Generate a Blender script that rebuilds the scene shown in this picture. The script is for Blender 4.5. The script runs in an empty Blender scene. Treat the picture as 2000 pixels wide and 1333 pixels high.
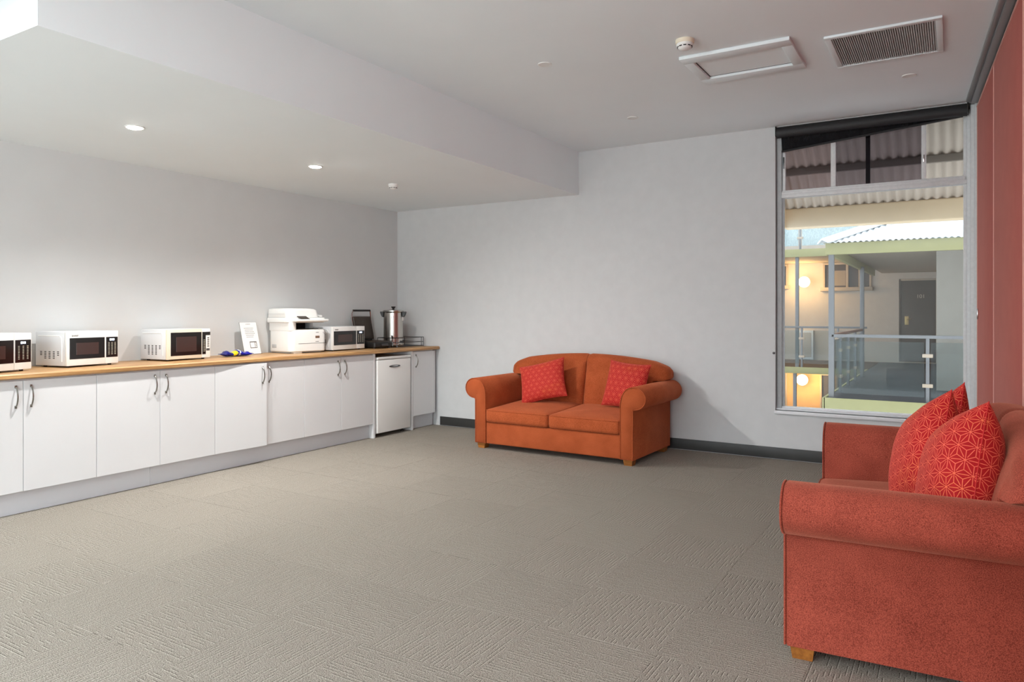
import bpy, bmesh, math, random
from mathutils import Vector, Matrix
random.seed(7)
S = bpy.context.scene
COL = S.collection
PI = math.pi

# ------------------------------------------------------------------ camera, world, lights, exposure
YAW = 0.54710
cam = bpy.data.cameras.new('camera')
cam.sensor_width = 36.0
cam.lens = 1415.66 * 36.0 / 2000.0
cam.shift_y = -0.02795
cam.clip_start = 0.05
cam.clip_end = 300
camo = bpy.data.objects.new('camera', cam)
camo.location = (5.6617, -6.6690, 1.2876)
camo.rotation_euler = (PI / 2, 0, YAW)
COL.objects.link(camo)
S.camera = camo

S.view_settings.view_transform = 'Standard'
S.view_settings.look = 'None'
S.view_settings.gamma = 1.0
S.view_settings.exposure = 0.48
S.view_settings.use_curve_mapping = False
S.cycles.use_denoising = True
S.cycles.max_bounces = 10
S.cycles.diffuse_bounces = 6
S.cycles.transparent_max_bounces = 16
S.cycles.sample_clamp_indirect = 6.0

W = bpy.data.worlds.new('world')
S.world = W
W.use_nodes = True
wn = W.node_tree.nodes
wn['Background'].inputs['Color'].default_value = (0.90, 0.955, 1.0, 1)
wn['Background'].inputs['Strength'].default_value = 2.2


def area_light(name, loc, rot, sx, sy, power, color):
    d = bpy.data.lights.new(name, 'AREA')
    d.shape = 'RECTANGLE'
    d.size, d.size_y = sx, sy
    d.energy = power
    d.color = color
    o = bpy.data.objects.new(name, d)
    o.location = loc
    o.rotation_euler = rot
    COL.objects.link(o)
    return o


# added fill lights behind the camera, standing in for assumed side glazing
area_light('fill_light_right', (6.10, -11.0, 1.45), (0, PI / 2, 0), 2.3, 4.2, 200, (0.925, 0.974, 1.0))
area_light('fill_light_left', (0.12, -11.0, 1.45), (0, -PI / 2, 0), 2.3, 4.2, 120, (0.925, 0.974, 1.0))
# invented upward fill light, bounced off the ceiling behind the camera
area_light('added_bounce_fill', (2.7, -9.3, 1.5), (PI, 0, 0), 2.0, 1.6, 400, (0.925, 0.974, 1.0))


def spot_light(name, loc, power, color, size=156, blend=0.5, radius=0.035, aim=None):
    d = bpy.data.lights.new(name, 'SPOT')
    d.energy = power
    d.color = color
    d.spot_size = math.radians(size)
    d.spot_blend = blend
    d.shadow_soft_size = radius
    o = bpy.data.objects.new(name, d)
    o.location = loc
    if aim:
        o.rotation_euler = Vector(aim).to_track_quat('-Z', 'Y').to_euler()
    COL.objects.link(o)
    return o


Z_HIGH, Z_LOW = 2.925, 2.487
SPOT_XY = [(1.14, -3.935), (1.19, -2.43)]
for sx_, sy_ in SPOT_XY:
    spot_light('downlight_lamp', (sx_, sy_, Z_LOW - 0.022), 155, (1.0, 0.98, 0.95), 162, 0.9, aim=(0.29, 0.11, -0.95))
# added fill: more of these fittings, lit, behind the camera
for sx_, sy_ in [(1.6, -10.4), (3.4, -10.4), (5.2, -9.4)]:
    spot_light('downlight_lamp', (sx_, sy_, Z_HIGH - 0.022), 60, (1.0, 0.96, 0.90))


# ------------------------------------------------------------------ materials
MATS = {}


def new_mat(name):
    m = bpy.data.materials.new(name)
    m.use_nodes = True
    nt = m.node_tree
    b = nt.nodes['Principled BSDF']
    return m, nt, b


def lin(c):
    return tuple(((v / 255.0) / 12.92 if v / 255.0 <= 0.04045 else ((v / 255.0 + 0.055) / 1.055) ** 2.4) for v in c) + (1.0,)


def simple(name, rgb, rough=0.5, metal=0.0, noise=0.0, nscale=30, bump=0.0, sheen=0.0, spec=0.5, coat=0.0):
    m, nt, b = new_mat(name)
    c = lin(rgb)
    b.inputs['Base Color'].default_value = c
    b.inputs['Roughness'].default_value = rough
    b.inputs['Metallic'].default_value = metal
    b.inputs['Specular IOR Level'].default_value = spec
    b.inputs['Sheen Weight'].default_value = sheen
    b.inputs['Coat Weight'].default_value = coat
    if noise or bump:
        tc = nt.nodes.new('ShaderNodeTexCoord')
        n = nt.nodes.new('ShaderNodeTexNoise')
        n.inputs['Scale'].default_value = nscale
        n.inputs['Detail'].default_value = 5
        nt.links.new(tc.outputs['Object'], n.inputs['Vector'])
        if noise:
            r = nt.nodes.new('ShaderNodeValToRGB')
            r.color_ramp.elements[0].position = 0.3
            r.color_ramp.elements[1].position = 0.7
            r.color_ramp.elements[0].color = tuple(v * (1 - noise) for v in c[:3]) + (1,)
            r.color_ramp.elements[1].color = tuple(min(1, v * (1 + noise)) for v in c[:3]) + (1,)
            nt.links.new(n.outputs['Fac'], r.inputs['Fac'])
            nt.links.new(r.outputs['Color'], b.inputs['Base Color'])
        if bump:
            bp = nt.nodes.new('ShaderNodeBump')
            bp.inputs['Strength'].default_value = bump
            bp.inputs['Distance'].default_value = 0.002
            nt.links.new(n.outputs['Fac'], bp.inputs['Height'])
            nt.links.new(bp.outputs['Normal'], b.inputs['Normal'])
    MATS[name] = m
    return m


def emit(name, rgb, strength):
    m, nt, b = new_mat(name)
    b.inputs['Base Color'].default_value = (0.8, 0.8, 0.8, 1)
    b.inputs['Emission Color'].default_value = lin(rgb)
    b.inputs['Emission Strength'].default_value = strength
    MATS[name] = m
    return m


def mathn(nt, op, a, b=None, c=None):
    n = nt.nodes.new('ShaderNodeMath')
    n.operation = op
    for i, v in enumerate((a, b, c)):
        if v is None:
            continue
        if isinstance(v, (int, float)):
            n.inputs[i].default_value = v
        else:
            nt.links.new(v, n.inputs[i])
    return n.outputs[0]


def thin_glass(name, tint, refl=0.06, rough=0.02, haze=0.0, hazecol=(200, 200, 200)):
    m = bpy.data.materials.new(name)
    m.use_nodes = True
    nt = m.node_tree
    for n in list(nt.nodes):
        nt.nodes.remove(n)
    out = nt.nodes.new('ShaderNodeOutputMaterial')
    tr = nt.nodes.new('ShaderNodeBsdfTransparent')
    tr.inputs['Color'].default_value = lin(tint)
    gl = nt.nodes.new('ShaderNodeBsdfGlossy')
    gl.inputs['Roughness'].default_value = rough
    lw = nt.nodes.new('ShaderNodeFresnel')
    lw.inputs['IOR'].default_value = 1.45
    mx = nt.nodes.new('ShaderNodeMixShader')
    nt.links.new(mathn(nt, 'MULTIPLY', lw.outputs['Fac'], 0.5), mx.inputs['Fac'])
    nt.links.new(tr.outputs['BSDF'], mx.inputs[1])
    nt.links.new(gl.outputs['BSDF'], mx.inputs[2])
    last = mx
    if haze:
        df = nt.nodes.new('ShaderNodeBsdfDiffuse')
        df.inputs['Color'].default_value = lin(hazecol)
        m2 = nt.nodes.new('ShaderNodeMixShader')
        tc = nt.nodes.new('ShaderNodeTexCoord')
        mp = nt.nodes.new('ShaderNodeMapping')
        mp.inputs['Scale'].default_value = (60, 60, 9)
        nz = nt.nodes.new('ShaderNodeTexNoise')
        nz.inputs['Scale'].default_value = 3
        nz.inputs['Detail'].default_value = 6
        mr = nt.nodes.new('ShaderNodeMapRange')
        mr.inputs['From Min'].default_value = 0.3
        mr.inputs['From Max'].default_value = 0.75
        mr.inputs['To Min'].default_value = haze * 0.5
        mr.inputs['To Max'].default_value = haze * 1.5
        nt.links.new(tc.outputs['Object'], mp.inputs['Vector'])
        nt.links.new(mp.outputs['Vector'], nz.inputs['Vector'])
        nt.links.new(nz.outputs['Fac'], mr.inputs['Value'])
        nt.links.new(mr.outputs['Result'], m2.inputs['Fac'])
        nt.links.new(mx.outputs['Shader'], m2.inputs[1])
        nt.links.new(df.outputs['BSDF'], m2.inputs[2])
        last = m2
    nt.links.new(last.outputs['Shader'], out.inputs['Surface'])
    MATS[name] = m
    return m


def carpet_mat():
    m, nt, b = new_mat('carpet_tile')
    tc = nt.nodes.new('ShaderNodeTexCoord')
    oi = nt.nodes.new('ShaderNodeObjectInfo')
    # shift the pattern per tile
    off = nt.nodes.new('ShaderNodeVectorMath')
    off.operation = 'ADD'
    cmb = nt.nodes.new('ShaderNodeCombineXYZ')
    nt.links.new(mathn(nt, 'MULTIPLY', oi.outputs['Random'], 13.7), cmb.inputs[0])
    nt.links.new(mathn(nt, 'MULTIPLY', oi.outputs['Random'], 5.13), cmb.inputs[1])
    nt.links.new(tc.outputs['Object'], off.inputs[0])
    nt.links.new(cmb.outputs[0], off.inputs[1])
    br = nt.nodes.new('ShaderNodeTexBrick')
    br.offset = 0.37
    br.offset_frequency = 2
    br.inputs['Color1'].default_value = (0, 0, 0, 1)
    br.inputs['Color2'].default_value = (1, 1, 1, 1)
    br.inputs['Mortar'].default_value = (0.12, 0.12, 0.12, 1)
    br.inputs['Scale'].default_value = 1.0
    br.inputs['Mortar Size'].default_value = 0.0016
    br.inputs['Mortar Smooth'].default_value = 0.4
    br.inputs['Brick Width'].default_value = 0.044
    br.inputs['Row Height'].default_value = 0.0165
    nt.links.new(off.outputs[0], br.inputs['Vector'])
    nz = nt.nodes.new('ShaderNodeTexNoise')
    nz.inputs['Scale'].default_value = 210
    nz.inputs['Detail'].default_value = 2
    nt.links.new(off.outputs[0], nz.inputs['Vector'])
    nl = nt.nodes.new('ShaderNodeTexNoise')
    nl.inputs['Scale'].default_value = 1.1
    nl.inputs['Detail'].default_value = 4
    nt.links.new(tc.outputs['Object'], nl.inputs['Vector'])
    sepc = nt.nodes.new('ShaderNodeSeparateXYZ')
    nt.links.new(off.outputs[0], sepc.inputs[0])
    fr_ = mathn(nt, 'FRACT', mathn(nt, 'DIVIDE', sepc.outputs[1], 0.0165))
    on = mathn(nt, 'MULTIPLY', mathn(nt, 'GREATER_THAN', br.outputs['Color'], 0.52), mathn(nt, 'SUBTRACT', 1.0, br.outputs['Fac']))

    def band(a_, b__):
        return mathn(nt, 'MULTIPLY', on, mathn(nt, 'MULTIPLY', mathn(nt, 'GREATER_THAN', fr_, a_), mathn(nt, 'LESS_THAN', fr_, b__)))
    hi, lo_b = band(0.30, 0.50), band(0.50, 0.70)  # highlight and shaded side of each ridge put into the colour
    grain = mathn(nt, 'MULTIPLY', mathn(nt, 'SUBTRACT', nz.outputs['Fac'], 0.5), 1.5)
    h = mathn(nt, 'ADD', 0.46, grain)
    h = mathn(nt, 'ADD', h, mathn(nt, 'MULTIPLY', hi, 0.42))
    h = mathn(nt, 'SUBTRACT', h, mathn(nt, 'MULTIPLY', lo_b, 0.40))
    r = nt.nodes.new('ShaderNodeValToRGB')
    r.color_ramp.elements[0].position = 0.0
    r.color_ramp.elements[0].color = lin((80, 74, 66))
    r.color_ramp.elements[1].position = 1.0
    r.color_ramp.elements[1].color = lin((194, 186, 174))
    nt.links.new(h, r.inputs['Fac'])
    mixc = nt.nodes.new('ShaderNodeMix')
    mixc.data_type = 'RGBA'
    mixc.blend_type = 'MULTIPLY'
    mixc.inputs['Factor'].default_value = 1.0
    tone = mathn(nt, 'ADD', 0.90, mathn(nt, 'MULTIPLY', nl.outputs['Fac'], 0.10))
    tone = mathn(nt, 'ADD', tone, mathn(nt, 'MULTIPLY', oi.outputs['Random'], 0.03))
    cc = nt.nodes.new('ShaderNodeCombineColor')
    for i in range(3):
        nt.links.new(tone, cc.inputs[i])
    nt.links.new(r.outputs['Color'], mixc.inputs['A'])
    nt.links.new(cc.outputs['Color'], mixc.inputs['B'])
    nt.links.new(mixc.outputs['Result'], b.inputs['Base Color'])
    b.inputs['Roughness'].default_value = 0.95
    b.inputs['Specular IOR Level'].default_value = 0.1
    bp = nt.nodes.new('ShaderNodeBump')
    bp.inputs['Strength'].default_value = 0.9
    bp.inputs['Distance'].default_value = 0.004
    nt.links.new(h, bp.inputs['Height'])
    nt.links.new(bp.outputs['Normal'], b.inputs['Normal'])
    MATS['carpet'] = m
    return m


def wood_mat(name, dark, light, axis='Y', scale=1.0, rough=0.45):
    m, nt, b = new_mat(name)
    tc = nt.nodes.new('ShaderNodeTexCoord')
    mp = nt.nodes.new('ShaderNodeMapping')
    s = [38 * scale, 38 * scale, 38 * scale]
    s['XYZ'.index(axis)] = 1.6 * scale
    mp.inputs['Scale'].default_value = s
    nz = nt.nodes.new('ShaderNodeTexNoise')
    nz.inputs['Scale'].default_value = 1.0
    nz.inputs['Detail'].default_value = 7
    nz.inputs['Roughness'].default_value = 0.62
    r = nt.nodes.new('ShaderNodeValToRGB')
    r.color_ramp.elements[0].position = 0.30
    r.color_ramp.elements[1].position = 0.72
    r.color_ramp.elements[0].color = lin(dark)
    r.color_ramp.elements[1].color = lin(light)
    nt.links.new(tc.outputs['Object'], mp.inputs['Vector'])
    nt.links.new(mp.outputs['Vector'], nz.inputs['Vector'])
    nt.links.new(nz.outputs['Fac'], r.inputs['Fac'])
    nt.links.new(r.outputs['Color'], b.inputs['Base Color'])
    b.inputs['Roughness'].default_value = rough
    MATS[name] = m
    return m


def fabric_mat(name, dark, light, sheen_col, nscale=330, sheen=0.35):
    m, nt, b = new_mat(name)
    tc = nt.nodes.new('ShaderNodeTexCoord')
    nz = nt.nodes.new('ShaderNodeTexNoise')
    nz.inputs['Scale'].default_value = nscale
    nz.inputs['Detail'].default_value = 4
    nz.inputs['Roughness'].default_value = 0.7
    nt.links.new(tc.outputs['Object'], nz.inputs['Vector'])
    n2 = nt.nodes.new('ShaderNodeTexNoise')
    n2.inputs['Scale'].default_value = 7
    n2.inputs['Detail'].default_value = 3
    nt.links.new(tc.outputs['Object'], n2.inputs['Vector'])
    f = mathn(nt, 'ADD', mathn(nt, 'MULTIPLY', nz.outputs['Fac'], 0.85), mathn(nt, 'MULTIPLY', n2.outputs['Fac'], 0.15))
    r = nt.nodes.new('ShaderNodeValToRGB')
    r.color_ramp.elements[0].position = 0.37
    r.color_ramp.elements[1].position = 0.64
    r.color_ramp.elements[0].color = lin(dark)
    r.color_ramp.elements[1].color = lin(light)
    nt.links.new(f, r.inputs['Fac'])
    nt.links.new(r.outputs['Color'], b.inputs['Base Color'])
    b.inputs['Roughness'].default_value = 0.9
    b.inputs['Specular IOR Level'].default_value = 0.15
    b.inputs['Sheen Weight'].default_value = sheen
    b.inputs['Sheen Roughness'].default_value = 0.45
    b.inputs['Sheen Tint'].default_value = lin(sheen_col)
    bp = nt.nodes.new('ShaderNodeBump')
    bp.inputs['Strength'].default_value = 0.35
    bp.inputs['Distance'].default_value = 0.0015
    nt.links.new(nz.outputs['Fac'], bp.inputs['Height'])
    nt.links.new(bp.outputs['Normal'], b.inputs['Normal'])
    MATS[name] = m
    return m


def cushion_mat(name, cell, line_w):
    """red cloth printed with a hemp-leaf star lattice (lines from each node of a triangular grid)"""
    m, nt, b = new_mat(name)
    tc = nt.nodes.new('ShaderNodeTexCoord')
    sep = nt.nodes.new('ShaderNodeSeparateXYZ')
    nt.links.new(tc.outputs['UV'], sep.inputs[0])
    x = mathn(nt, 'DIVIDE', sep.outputs[0], cell)
    y = mathn(nt, 'DIVIDE', sep.outputs[1], cell)
    s3 = math.sqrt(3.0)

    def wrap(v, p, o):
        return mathn(nt, 'SUBTRACT', mathn(nt, 'FLOORED_MODULO', mathn(nt, 'ADD', v, o), p), p / 2)
    ax, ay = wrap(x, 1.0, 0.0), wrap(y, s3, 0.0)
    bx, by = wrap(x, 1.0, 0.5), wrap(y, s3, s3 / 2)
    da = mathn(nt, 'ADD', mathn(nt, 'MULTIPLY', ax, ax), mathn(nt, 'MULTIPLY', ay, ay))
    db = mathn(nt, 'ADD', mathn(nt, 'MULTIPLY', bx, bx), mathn(nt, 'MULTIPLY', by, by))
    sel = mathn(nt, 'LESS_THAN', da, db)
    inv = mathn(nt, 'SUBTRACT', 1.0, sel)
    gx = mathn(nt, 'ADD', mathn(nt, 'MULTIPLY', ax, sel), mathn(nt, 'MULTIPLY', bx, inv))
    gy = mathn(nt, 'ADD', mathn(nt, 'MULTIPLY', ay, sel), mathn(nt, 'MULTIPLY', by, inv))
    near = mathn(nt, 'LESS_THAN', mathn(nt, 'MINIMUM', da, db), 0.036)
    d = None
    for k in range(6):
        a = math.radians(30 * k)
        e = mathn(nt, 'ABSOLUTE', mathn(nt, 'ADD', mathn(nt, 'MULTIPLY', gx, -math.sin(a)), mathn(nt, 'MULTIPLY', gy, math.cos(a))))
        if k % 2 == 0:                      # these rays start a little way out from the node
            e = mathn(nt, 'ADD', e, near)
        d = e if d is None else mathn(nt, 'MINIMUM', d, e)
    ss = nt.nodes.new('ShaderNodeMapRange')
    ss.interpolation_type = 'SMOOTHSTEP'
    ss.inputs['From Min'].default_value = line_w * 0.55
    ss.inputs['From Max'].default_value = line_w * 1.25
    ss.inputs['To Min'].default_value = 1.0
    ss.inputs['To Max'].default_value = 0.0
    nt.links.new(d, ss.inputs['Value'])
    nz = nt.nodes.new('ShaderNodeTexNoise')
    nz.inputs['Scale'].default_value = 5
    nt.links.new(tc.outputs['Object'], nz.inputs['Vector'])
    rl = nt.nodes.new('ShaderNodeValToRGB')
    rl.color_ramp.elements[0].position = 0.55
    rl.color_ramp.elements[1].position = 0.75
    rl.color_ramp.elements[0].color = lin((226, 104, 80))
    rl.color_ramp.elements[1].color = lin((226, 124, 66))
    nt.links.new(nz.outputs['Fac'], rl.inputs['Fac'])
    mx = nt.nodes.new('ShaderNodeMix')
    mx.data_type = 'RGBA'
    mx.inputs['A'].default_value = lin((164, 20, 25))
    nt.links.new(ss.outputs['Result'], mx.inputs['Factor'])
    nt.links.new(rl.outputs['Color'], mx.inputs['B'])
    nt.links.new(mx.outputs['Result'], b.inputs['Base Color'])
    b.inputs['Roughness'].default_value = 0.75
    b.inputs['Specular IOR Level'].default_value = 0.2
    b.inputs['Sheen Weight'].default_value = 0.3
    b.inputs['Sheen Tint'].default_value = lin((255, 150, 130))
    bp = nt.nodes.new('ShaderNodeBump')
    bp.inputs['Strength'].default_value = 0.3
    bp.inputs['Distance'].default_value = 0.001
    nt.links.new(ss.outputs['Result'], bp.inputs['Height'])
    nt.links.new(bp.outputs['Normal'], b.inputs['Normal'])
    MATS[name] = m
    return m


simple('wall_paint', (209, 211, 211), 0.85, noise=0.02, nscale=3, bump=0.12, spec=0.2)
simple('wall_stucco', (209, 211, 212), 0.85, noise=0.025, nscale=9, bump=0.35, spec=0.2)
simple('ceiling_paint', (235, 242, 245), 0.8, noise=0.01, nscale=2, spec=0.2)
simple('soffit_paint', (234, 240, 242), 0.62, noise=0.01, nscale=2, spec=0.3)
simple('white_plastic', (232, 232, 230), 0.4)
simple('white_laminate', (218, 219, 220), 0.32, noise=0.008, nscale=4)
simple('kick_laminate', (208, 210, 214), 0.4)
simple('appliance_white', (232, 232, 229), 0.28)
simple('appliance_side', (214, 216, 218), 0.4)
simple('cream_plastic', (226, 216, 196), 0.4)
simple('printer_white', (230, 230, 227), 0.42)
simple('printer_grey', (190, 192, 192), 0.45)
simple('dark_cavity', (34, 31, 29), 0.7)
simple('black_gloss', (24, 20, 18), 0.12, spec=0.5)
simple('oven_window', (62, 44, 40), 0.15)
simple('black_plastic', (26, 25, 25), 0.45)
simple('grill_dark', (58, 49, 42), 0.42, noise=0.06, nscale=60)
simple('key_grey', (170, 166, 150), 0.5)
simple('chrome', (205, 205, 205), 0.16, metal=1.0)
simple('handle_metal', (150, 148, 142), 0.22, metal=1.0)
simple('steel', (196, 192, 186), 0.27, metal=1.0, noise=0.02, nscale=6)
simple('dark_steel', (92, 92, 94), 0.35, metal=1.0)
simple('baseboard_vinyl', (56, 56, 55), 0.5, noise=0.06, nscale=12)
simple('frame_paint', (222, 224, 225), 0.5, noise=0.05, nscale=40, bump=0.1)
simple('frame_grey', (184, 188, 190), 0.5, noise=0.06, nscale=30)
simple('sill_white', (228, 230, 234), 0.5, noise=0.02, nscale=30)
simple('dark_gap', (20, 10, 9), 0.9)
simple('blind_black', (38, 38, 40), 0.6)
simple('track_metal', (150, 152, 154), 0.4, metal=0.5)
simple('grille_dark', (110, 110, 110), 0.7)
simple('grille_white', (228, 236, 239), 0.5)
simple('grille_slat', (205, 205, 205), 0.55)
simple('edge_pink', (226, 172, 160), 0.5)
simple('paper', (240, 240, 238), 0.6)
simple('ink', (128, 128, 128), 0.7)
simple('ink_dark', (70, 70, 70), 0.7)
simple('label_brown', (120, 92, 74), 0.6)
simple('leg_wood_plain', (150, 92, 38), 0.4)
wood_mat('oak_top', (138, 96, 56), (208, 166, 112), 'Y', 1.0, 0.38)
wood_mat('leg_wood', (120, 70, 24), (176, 112, 48), 'X', 1.2, 0.4)
fabric_mat('sofa_orange', (124, 50, 20), (198, 102, 60), (255, 160, 120))
fabric_mat('sofa_orange_shaded', (98, 35, 25), (178, 86, 68), (255, 170, 140))  # same cloth as the other sofa; redder, dimmer light put into the colour
fabric_mat('partition_cloth', (154, 76, 67), (182, 101, 90), (255, 190, 180), nscale=260, sheen=0.25)
cushion_mat('cushion_print', 0.062, 0.023)
carpet_mat()
thin_glass('window_glass', (238, 240, 240), haze=0.022, hazecol=(190, 180, 170))
thin_glass('tinted_glass', (204, 198, 202), haze=0.03, hazecol=(120, 110, 112))
thin_glass('dark_tinted_glass', (190, 187, 193), haze=0.05, hazecol=(90, 86, 90))
thin_glass('blind_mesh', (92, 92, 98), haze=0.55, hazecol=(40, 40, 43))
thin_glass('balustrade_glass', (238, 242, 242), haze=0.025, hazecol=(205, 225, 232))
thin_glass('frosted_balustrade', (214, 226, 230), haze=0.55, hazecol=(205, 222, 226))
thin_glass('clear_acrylic', (245, 246, 246), haze=0.04)
# outdoors
simple('ext_wall', (196, 186, 176), 0.85, noise=0.03, nscale=6, bump=0.2)
simple('ext_wall_grey', (176, 170, 162), 0.85, noise=0.03, nscale=6, bump=0.2)
simple('ext_wall_lower', (196, 160, 120), 0.85, noise=0.05, nscale=8)
simple('ext_post', (116, 117, 120), 0.5)
simple('ext_green', (156, 153, 110), 0.6, noise=0.04, nscale=8)
simple('ext_roof', (226, 230, 234), 0.45)
simple('roof_under', (176, 162, 148), 0.6, noise=0.05, nscale=5)
simple('eave_cream', (222, 198, 164), 0.7, noise=0.04, nscale=4)
simple('purlin_brown', (120, 110, 100), 0.7)
simple('ext_floor', (74, 76, 82), 0.85, noise=0.2, nscale=60)
simple('ext_skirt', (82, 62, 50), 0.8)
simple('ext_door', (72, 60, 48), 0.5, noise=0.05, nscale=20)
simple('ext_trim', (176, 160, 142), 0.6)
simple('ext_pane', (80, 76, 74), 0.15)
simple('ext_curtain', (150, 138, 124), 0.8)
simple('door_plate', (190, 168, 116), 0.35, metal=0.6)
simple('ext_soffit', (170, 156, 140), 0.8)
simple('ext_rail_brown', (120, 84, 66), 0.5)
emit('globe_light', (255, 214, 150), 9.0)
emit('led_disc', (255, 248, 236), 30.0)
emit('display_blue', (190, 215, 255), 3.0)

# ------------------------------------------------------------------ mesh helpers


class MB:
    def __init__(self):
        self.v, self.f, self.mi, self.sm = [], [], [], []
        self.mats = []

    def _m(self, mat):
        if mat not in self.mats:
            self.mats.append(mat)
        return self.mats.index(mat)

    def add(self, vs, fs, mat, smooth=False):
        o = len(self.v)
        self.v += [tuple(p) for p in vs]
        k = self._m(mat)
        for f in fs:
            self.f.append([i + o for i in f])
            self.mi.append(k)
            self.sm.append(smooth)
        return self

    def box(self, x0, x1, y0, y1, z0, z1, mat, bev=0.0, seg=2):
        if x1 < x0: x0, x1 = x1, x0
        if y1 < y0: y0, y1 = y1, y0
        if z1 < z0: z0, z1 = z1, z0
        vs = [(x0, y0, z0), (x1, y0, z0), (x1, y1, z0), (x0, y1, z0), (x0, y0, z1), (x1, y0, z1), (x1, y1, z1), (x0, y1, z1)]
        fs = [(0, 3, 2, 1), (4, 5, 6, 7), (0, 1, 5, 4), (1, 2, 6, 5), (2, 3, 7, 6), (3, 0, 4, 7)]
        if bev <= 0:
            return self.add(vs, fs, mat)
        bm = bmesh.new()
        bv = [bm.verts.new(p) for p in vs]
        for f in fs:
            bm.faces.new([bv[i] for i in f])
        bmesh.ops.bevel(bm, geom=list(bm.edges), offset=bev, segments=seg, profile=0.5, affect='EDGES')
        bm.verts.index_update()
        self.add([v.co[:] for v in bm.verts], [[v.index for v in f.verts] for f in bm.faces], mat, True)
        bm.free()
        return self

    def loops(self, rings, mat, smooth=True, cap0=True, cap1=True, closed=True):
        """skin a list of equal-length vertex rings"""
        n = len(rings[0])
        vs = [p for r in rings for p in r]
        fs = []
        for i in range(len(rings) - 1):
            for j in range(n if closed else n - 1):
                a, b = i * n + j, i * n + (j + 1) % n
                fs.append((a, b, b + n, a + n))
        if cap0:
            fs.append(tuple(range(n - 1, -1, -1)))
        if cap1:
            fs.append(tuple((len(rings) - 1) * n + j for j in range(n)))
        return self.add(vs, fs, mat, smooth)

    def lathe(self, cx, cy, prof, mat, n=32, smooth=True, cap0=True, cap1=True):
        rings = []
        for r, z in prof:
            rings.append([(cx + r * math.cos(2 * PI * j / n), cy + r * math.sin(2 * PI * j / n), z) for j in range(n)])
        return self.loops(rings, mat, smooth, cap0, cap1)

    def tube(self, pts, r, mat, n=8, caps=True):
        pts = [Vector(p) for p in pts]
        rings = []
        up = Vector((0, 0, 1))
        prev = None
        for i, p in enumerate(pts):
            t = (pts[min(i + 1, len(pts) - 1)] - pts[max(i - 1, 0)]).normalized()
            if prev is None:
                a = t.cross(up)
                if a.length < 1e-3:
                    a = t.cross(Vector((1, 0, 0)))
            else:
                a = prev - t * prev.dot(t)
            a.normalize()
            prev = a
            b = t.cross(a)
            rings.append([tuple(p + a * (r * math.cos(2 * PI * j / n)) + b * (r * math.sin(2 * PI * j / n))) for j in range(n)])
        return self.loops(rings, mat, True, caps, caps)

    def prism(self, poly, axis, a0, a1, mat, smooth=False, bev=0.0):
        """extrude a 2-D polygon along an axis; poly in the other two axes (x,y,z order)"""
        def P(u, v, w):
            return {'x': (w, u, v), 'y': (u, w, v), 'z': (u, v, w)}[axis]
        rings = []
        if bev > 0:
            c = (sum(p[0] for p in poly) / len(poly), sum(p[1] for p in poly) / len(poly))
            ins = inset_poly(poly, bev)
            rings = [[P(u, v, a0) for u, v in ins], [P(u, v, a0 + bev * (1 if a1 > a0 else -1)) for u, v in poly],
                     [P(u, v, a1 - bev * (1 if a1 > a0 else -1)) for u, v in poly], [P(u, v, a1) for u, v in ins]]
        else:
            rings = [[P(u, v, a0) for u, v in poly], [P(u, v, a1) for u, v in poly]]
        return self.loops(rings, mat, smooth)

    def rbox(self, levels, mat, n=6, smooth=True):
        """stack of rounded rectangles: (x0,x1,y0,y1,corner radius,z)"""
        rings = []
        for x0, x1, y0, y1, r, z in levels:
            ring = []
            for cx, cy, a0 in ((x1 - r, y1 - r, 0), (x0 + r, y1 - r, 90), (x0 + r, y0 + r, 180), (x1 - r, y0 + r, 270)):
                for k in range(n + 1):
                    a = math.radians(a0 + 90 * k / n)
                    ring.append((cx + r * math.cos(a), cy + r * math.sin(a), z))
            rings.append(ring)
        return self.loops(rings, mat, smooth)

    def text(self, body, size, M, mat, depth=0.0006):
        cu = bpy.data.curves.new('lettering', 'FONT')
        cu.body = body
        cu.size = size
        cu.extrude = depth
        cu.align_x = 'CENTER'
        cu.align_y = 'CENTER'
        to = bpy.data.objects.new('lettering', cu)
        COL.objects.link(to)
        dg = bpy.context.evaluated_depsgraph_get()
        me = bpy.data.meshes.new_from_object(to.evaluated_get(dg))
        self.add([tuple(M @ v.co) for v in me.vertices], [list(p.vertices) for p in me.polygons], mat)
        bpy.data.objects.remove(to)
        bpy.data.curves.remove(cu)
        bpy.data.meshes.remove(me)
        return self

    def build(self, name, parent=None, loc=None, rot=None, kind=None, label=None, cat=None, group=None, ang=35):
        me = bpy.data.meshes.new(name)
        me.from_pydata(self.v, [], self.f)
        for k in self.mats:
            me.materials.append(MATS[k])
        me.polygons.foreach_set('material_index', self.mi)
        me.polygons.foreach_set('use_smooth', self.sm)
        bm = bmesh.new()
        bm.from_mesh(me)
        bmesh.ops.recalc_face_normals(bm, faces=bm.faces)
        bm.to_mesh(me)
        bm.free()
        me.set_sharp_from_angle(angle=math.radians(ang))
        me.update()
        o = bpy.data.objects.new(name, me)
        COL.objects.link(o)
        if parent is not None:
            o.parent = parent
        if loc is not None:
            o.location = loc
        if rot is not None:
            o.rotation_euler = rot
        tag(o, label, cat, group, kind)
        return o


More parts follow.
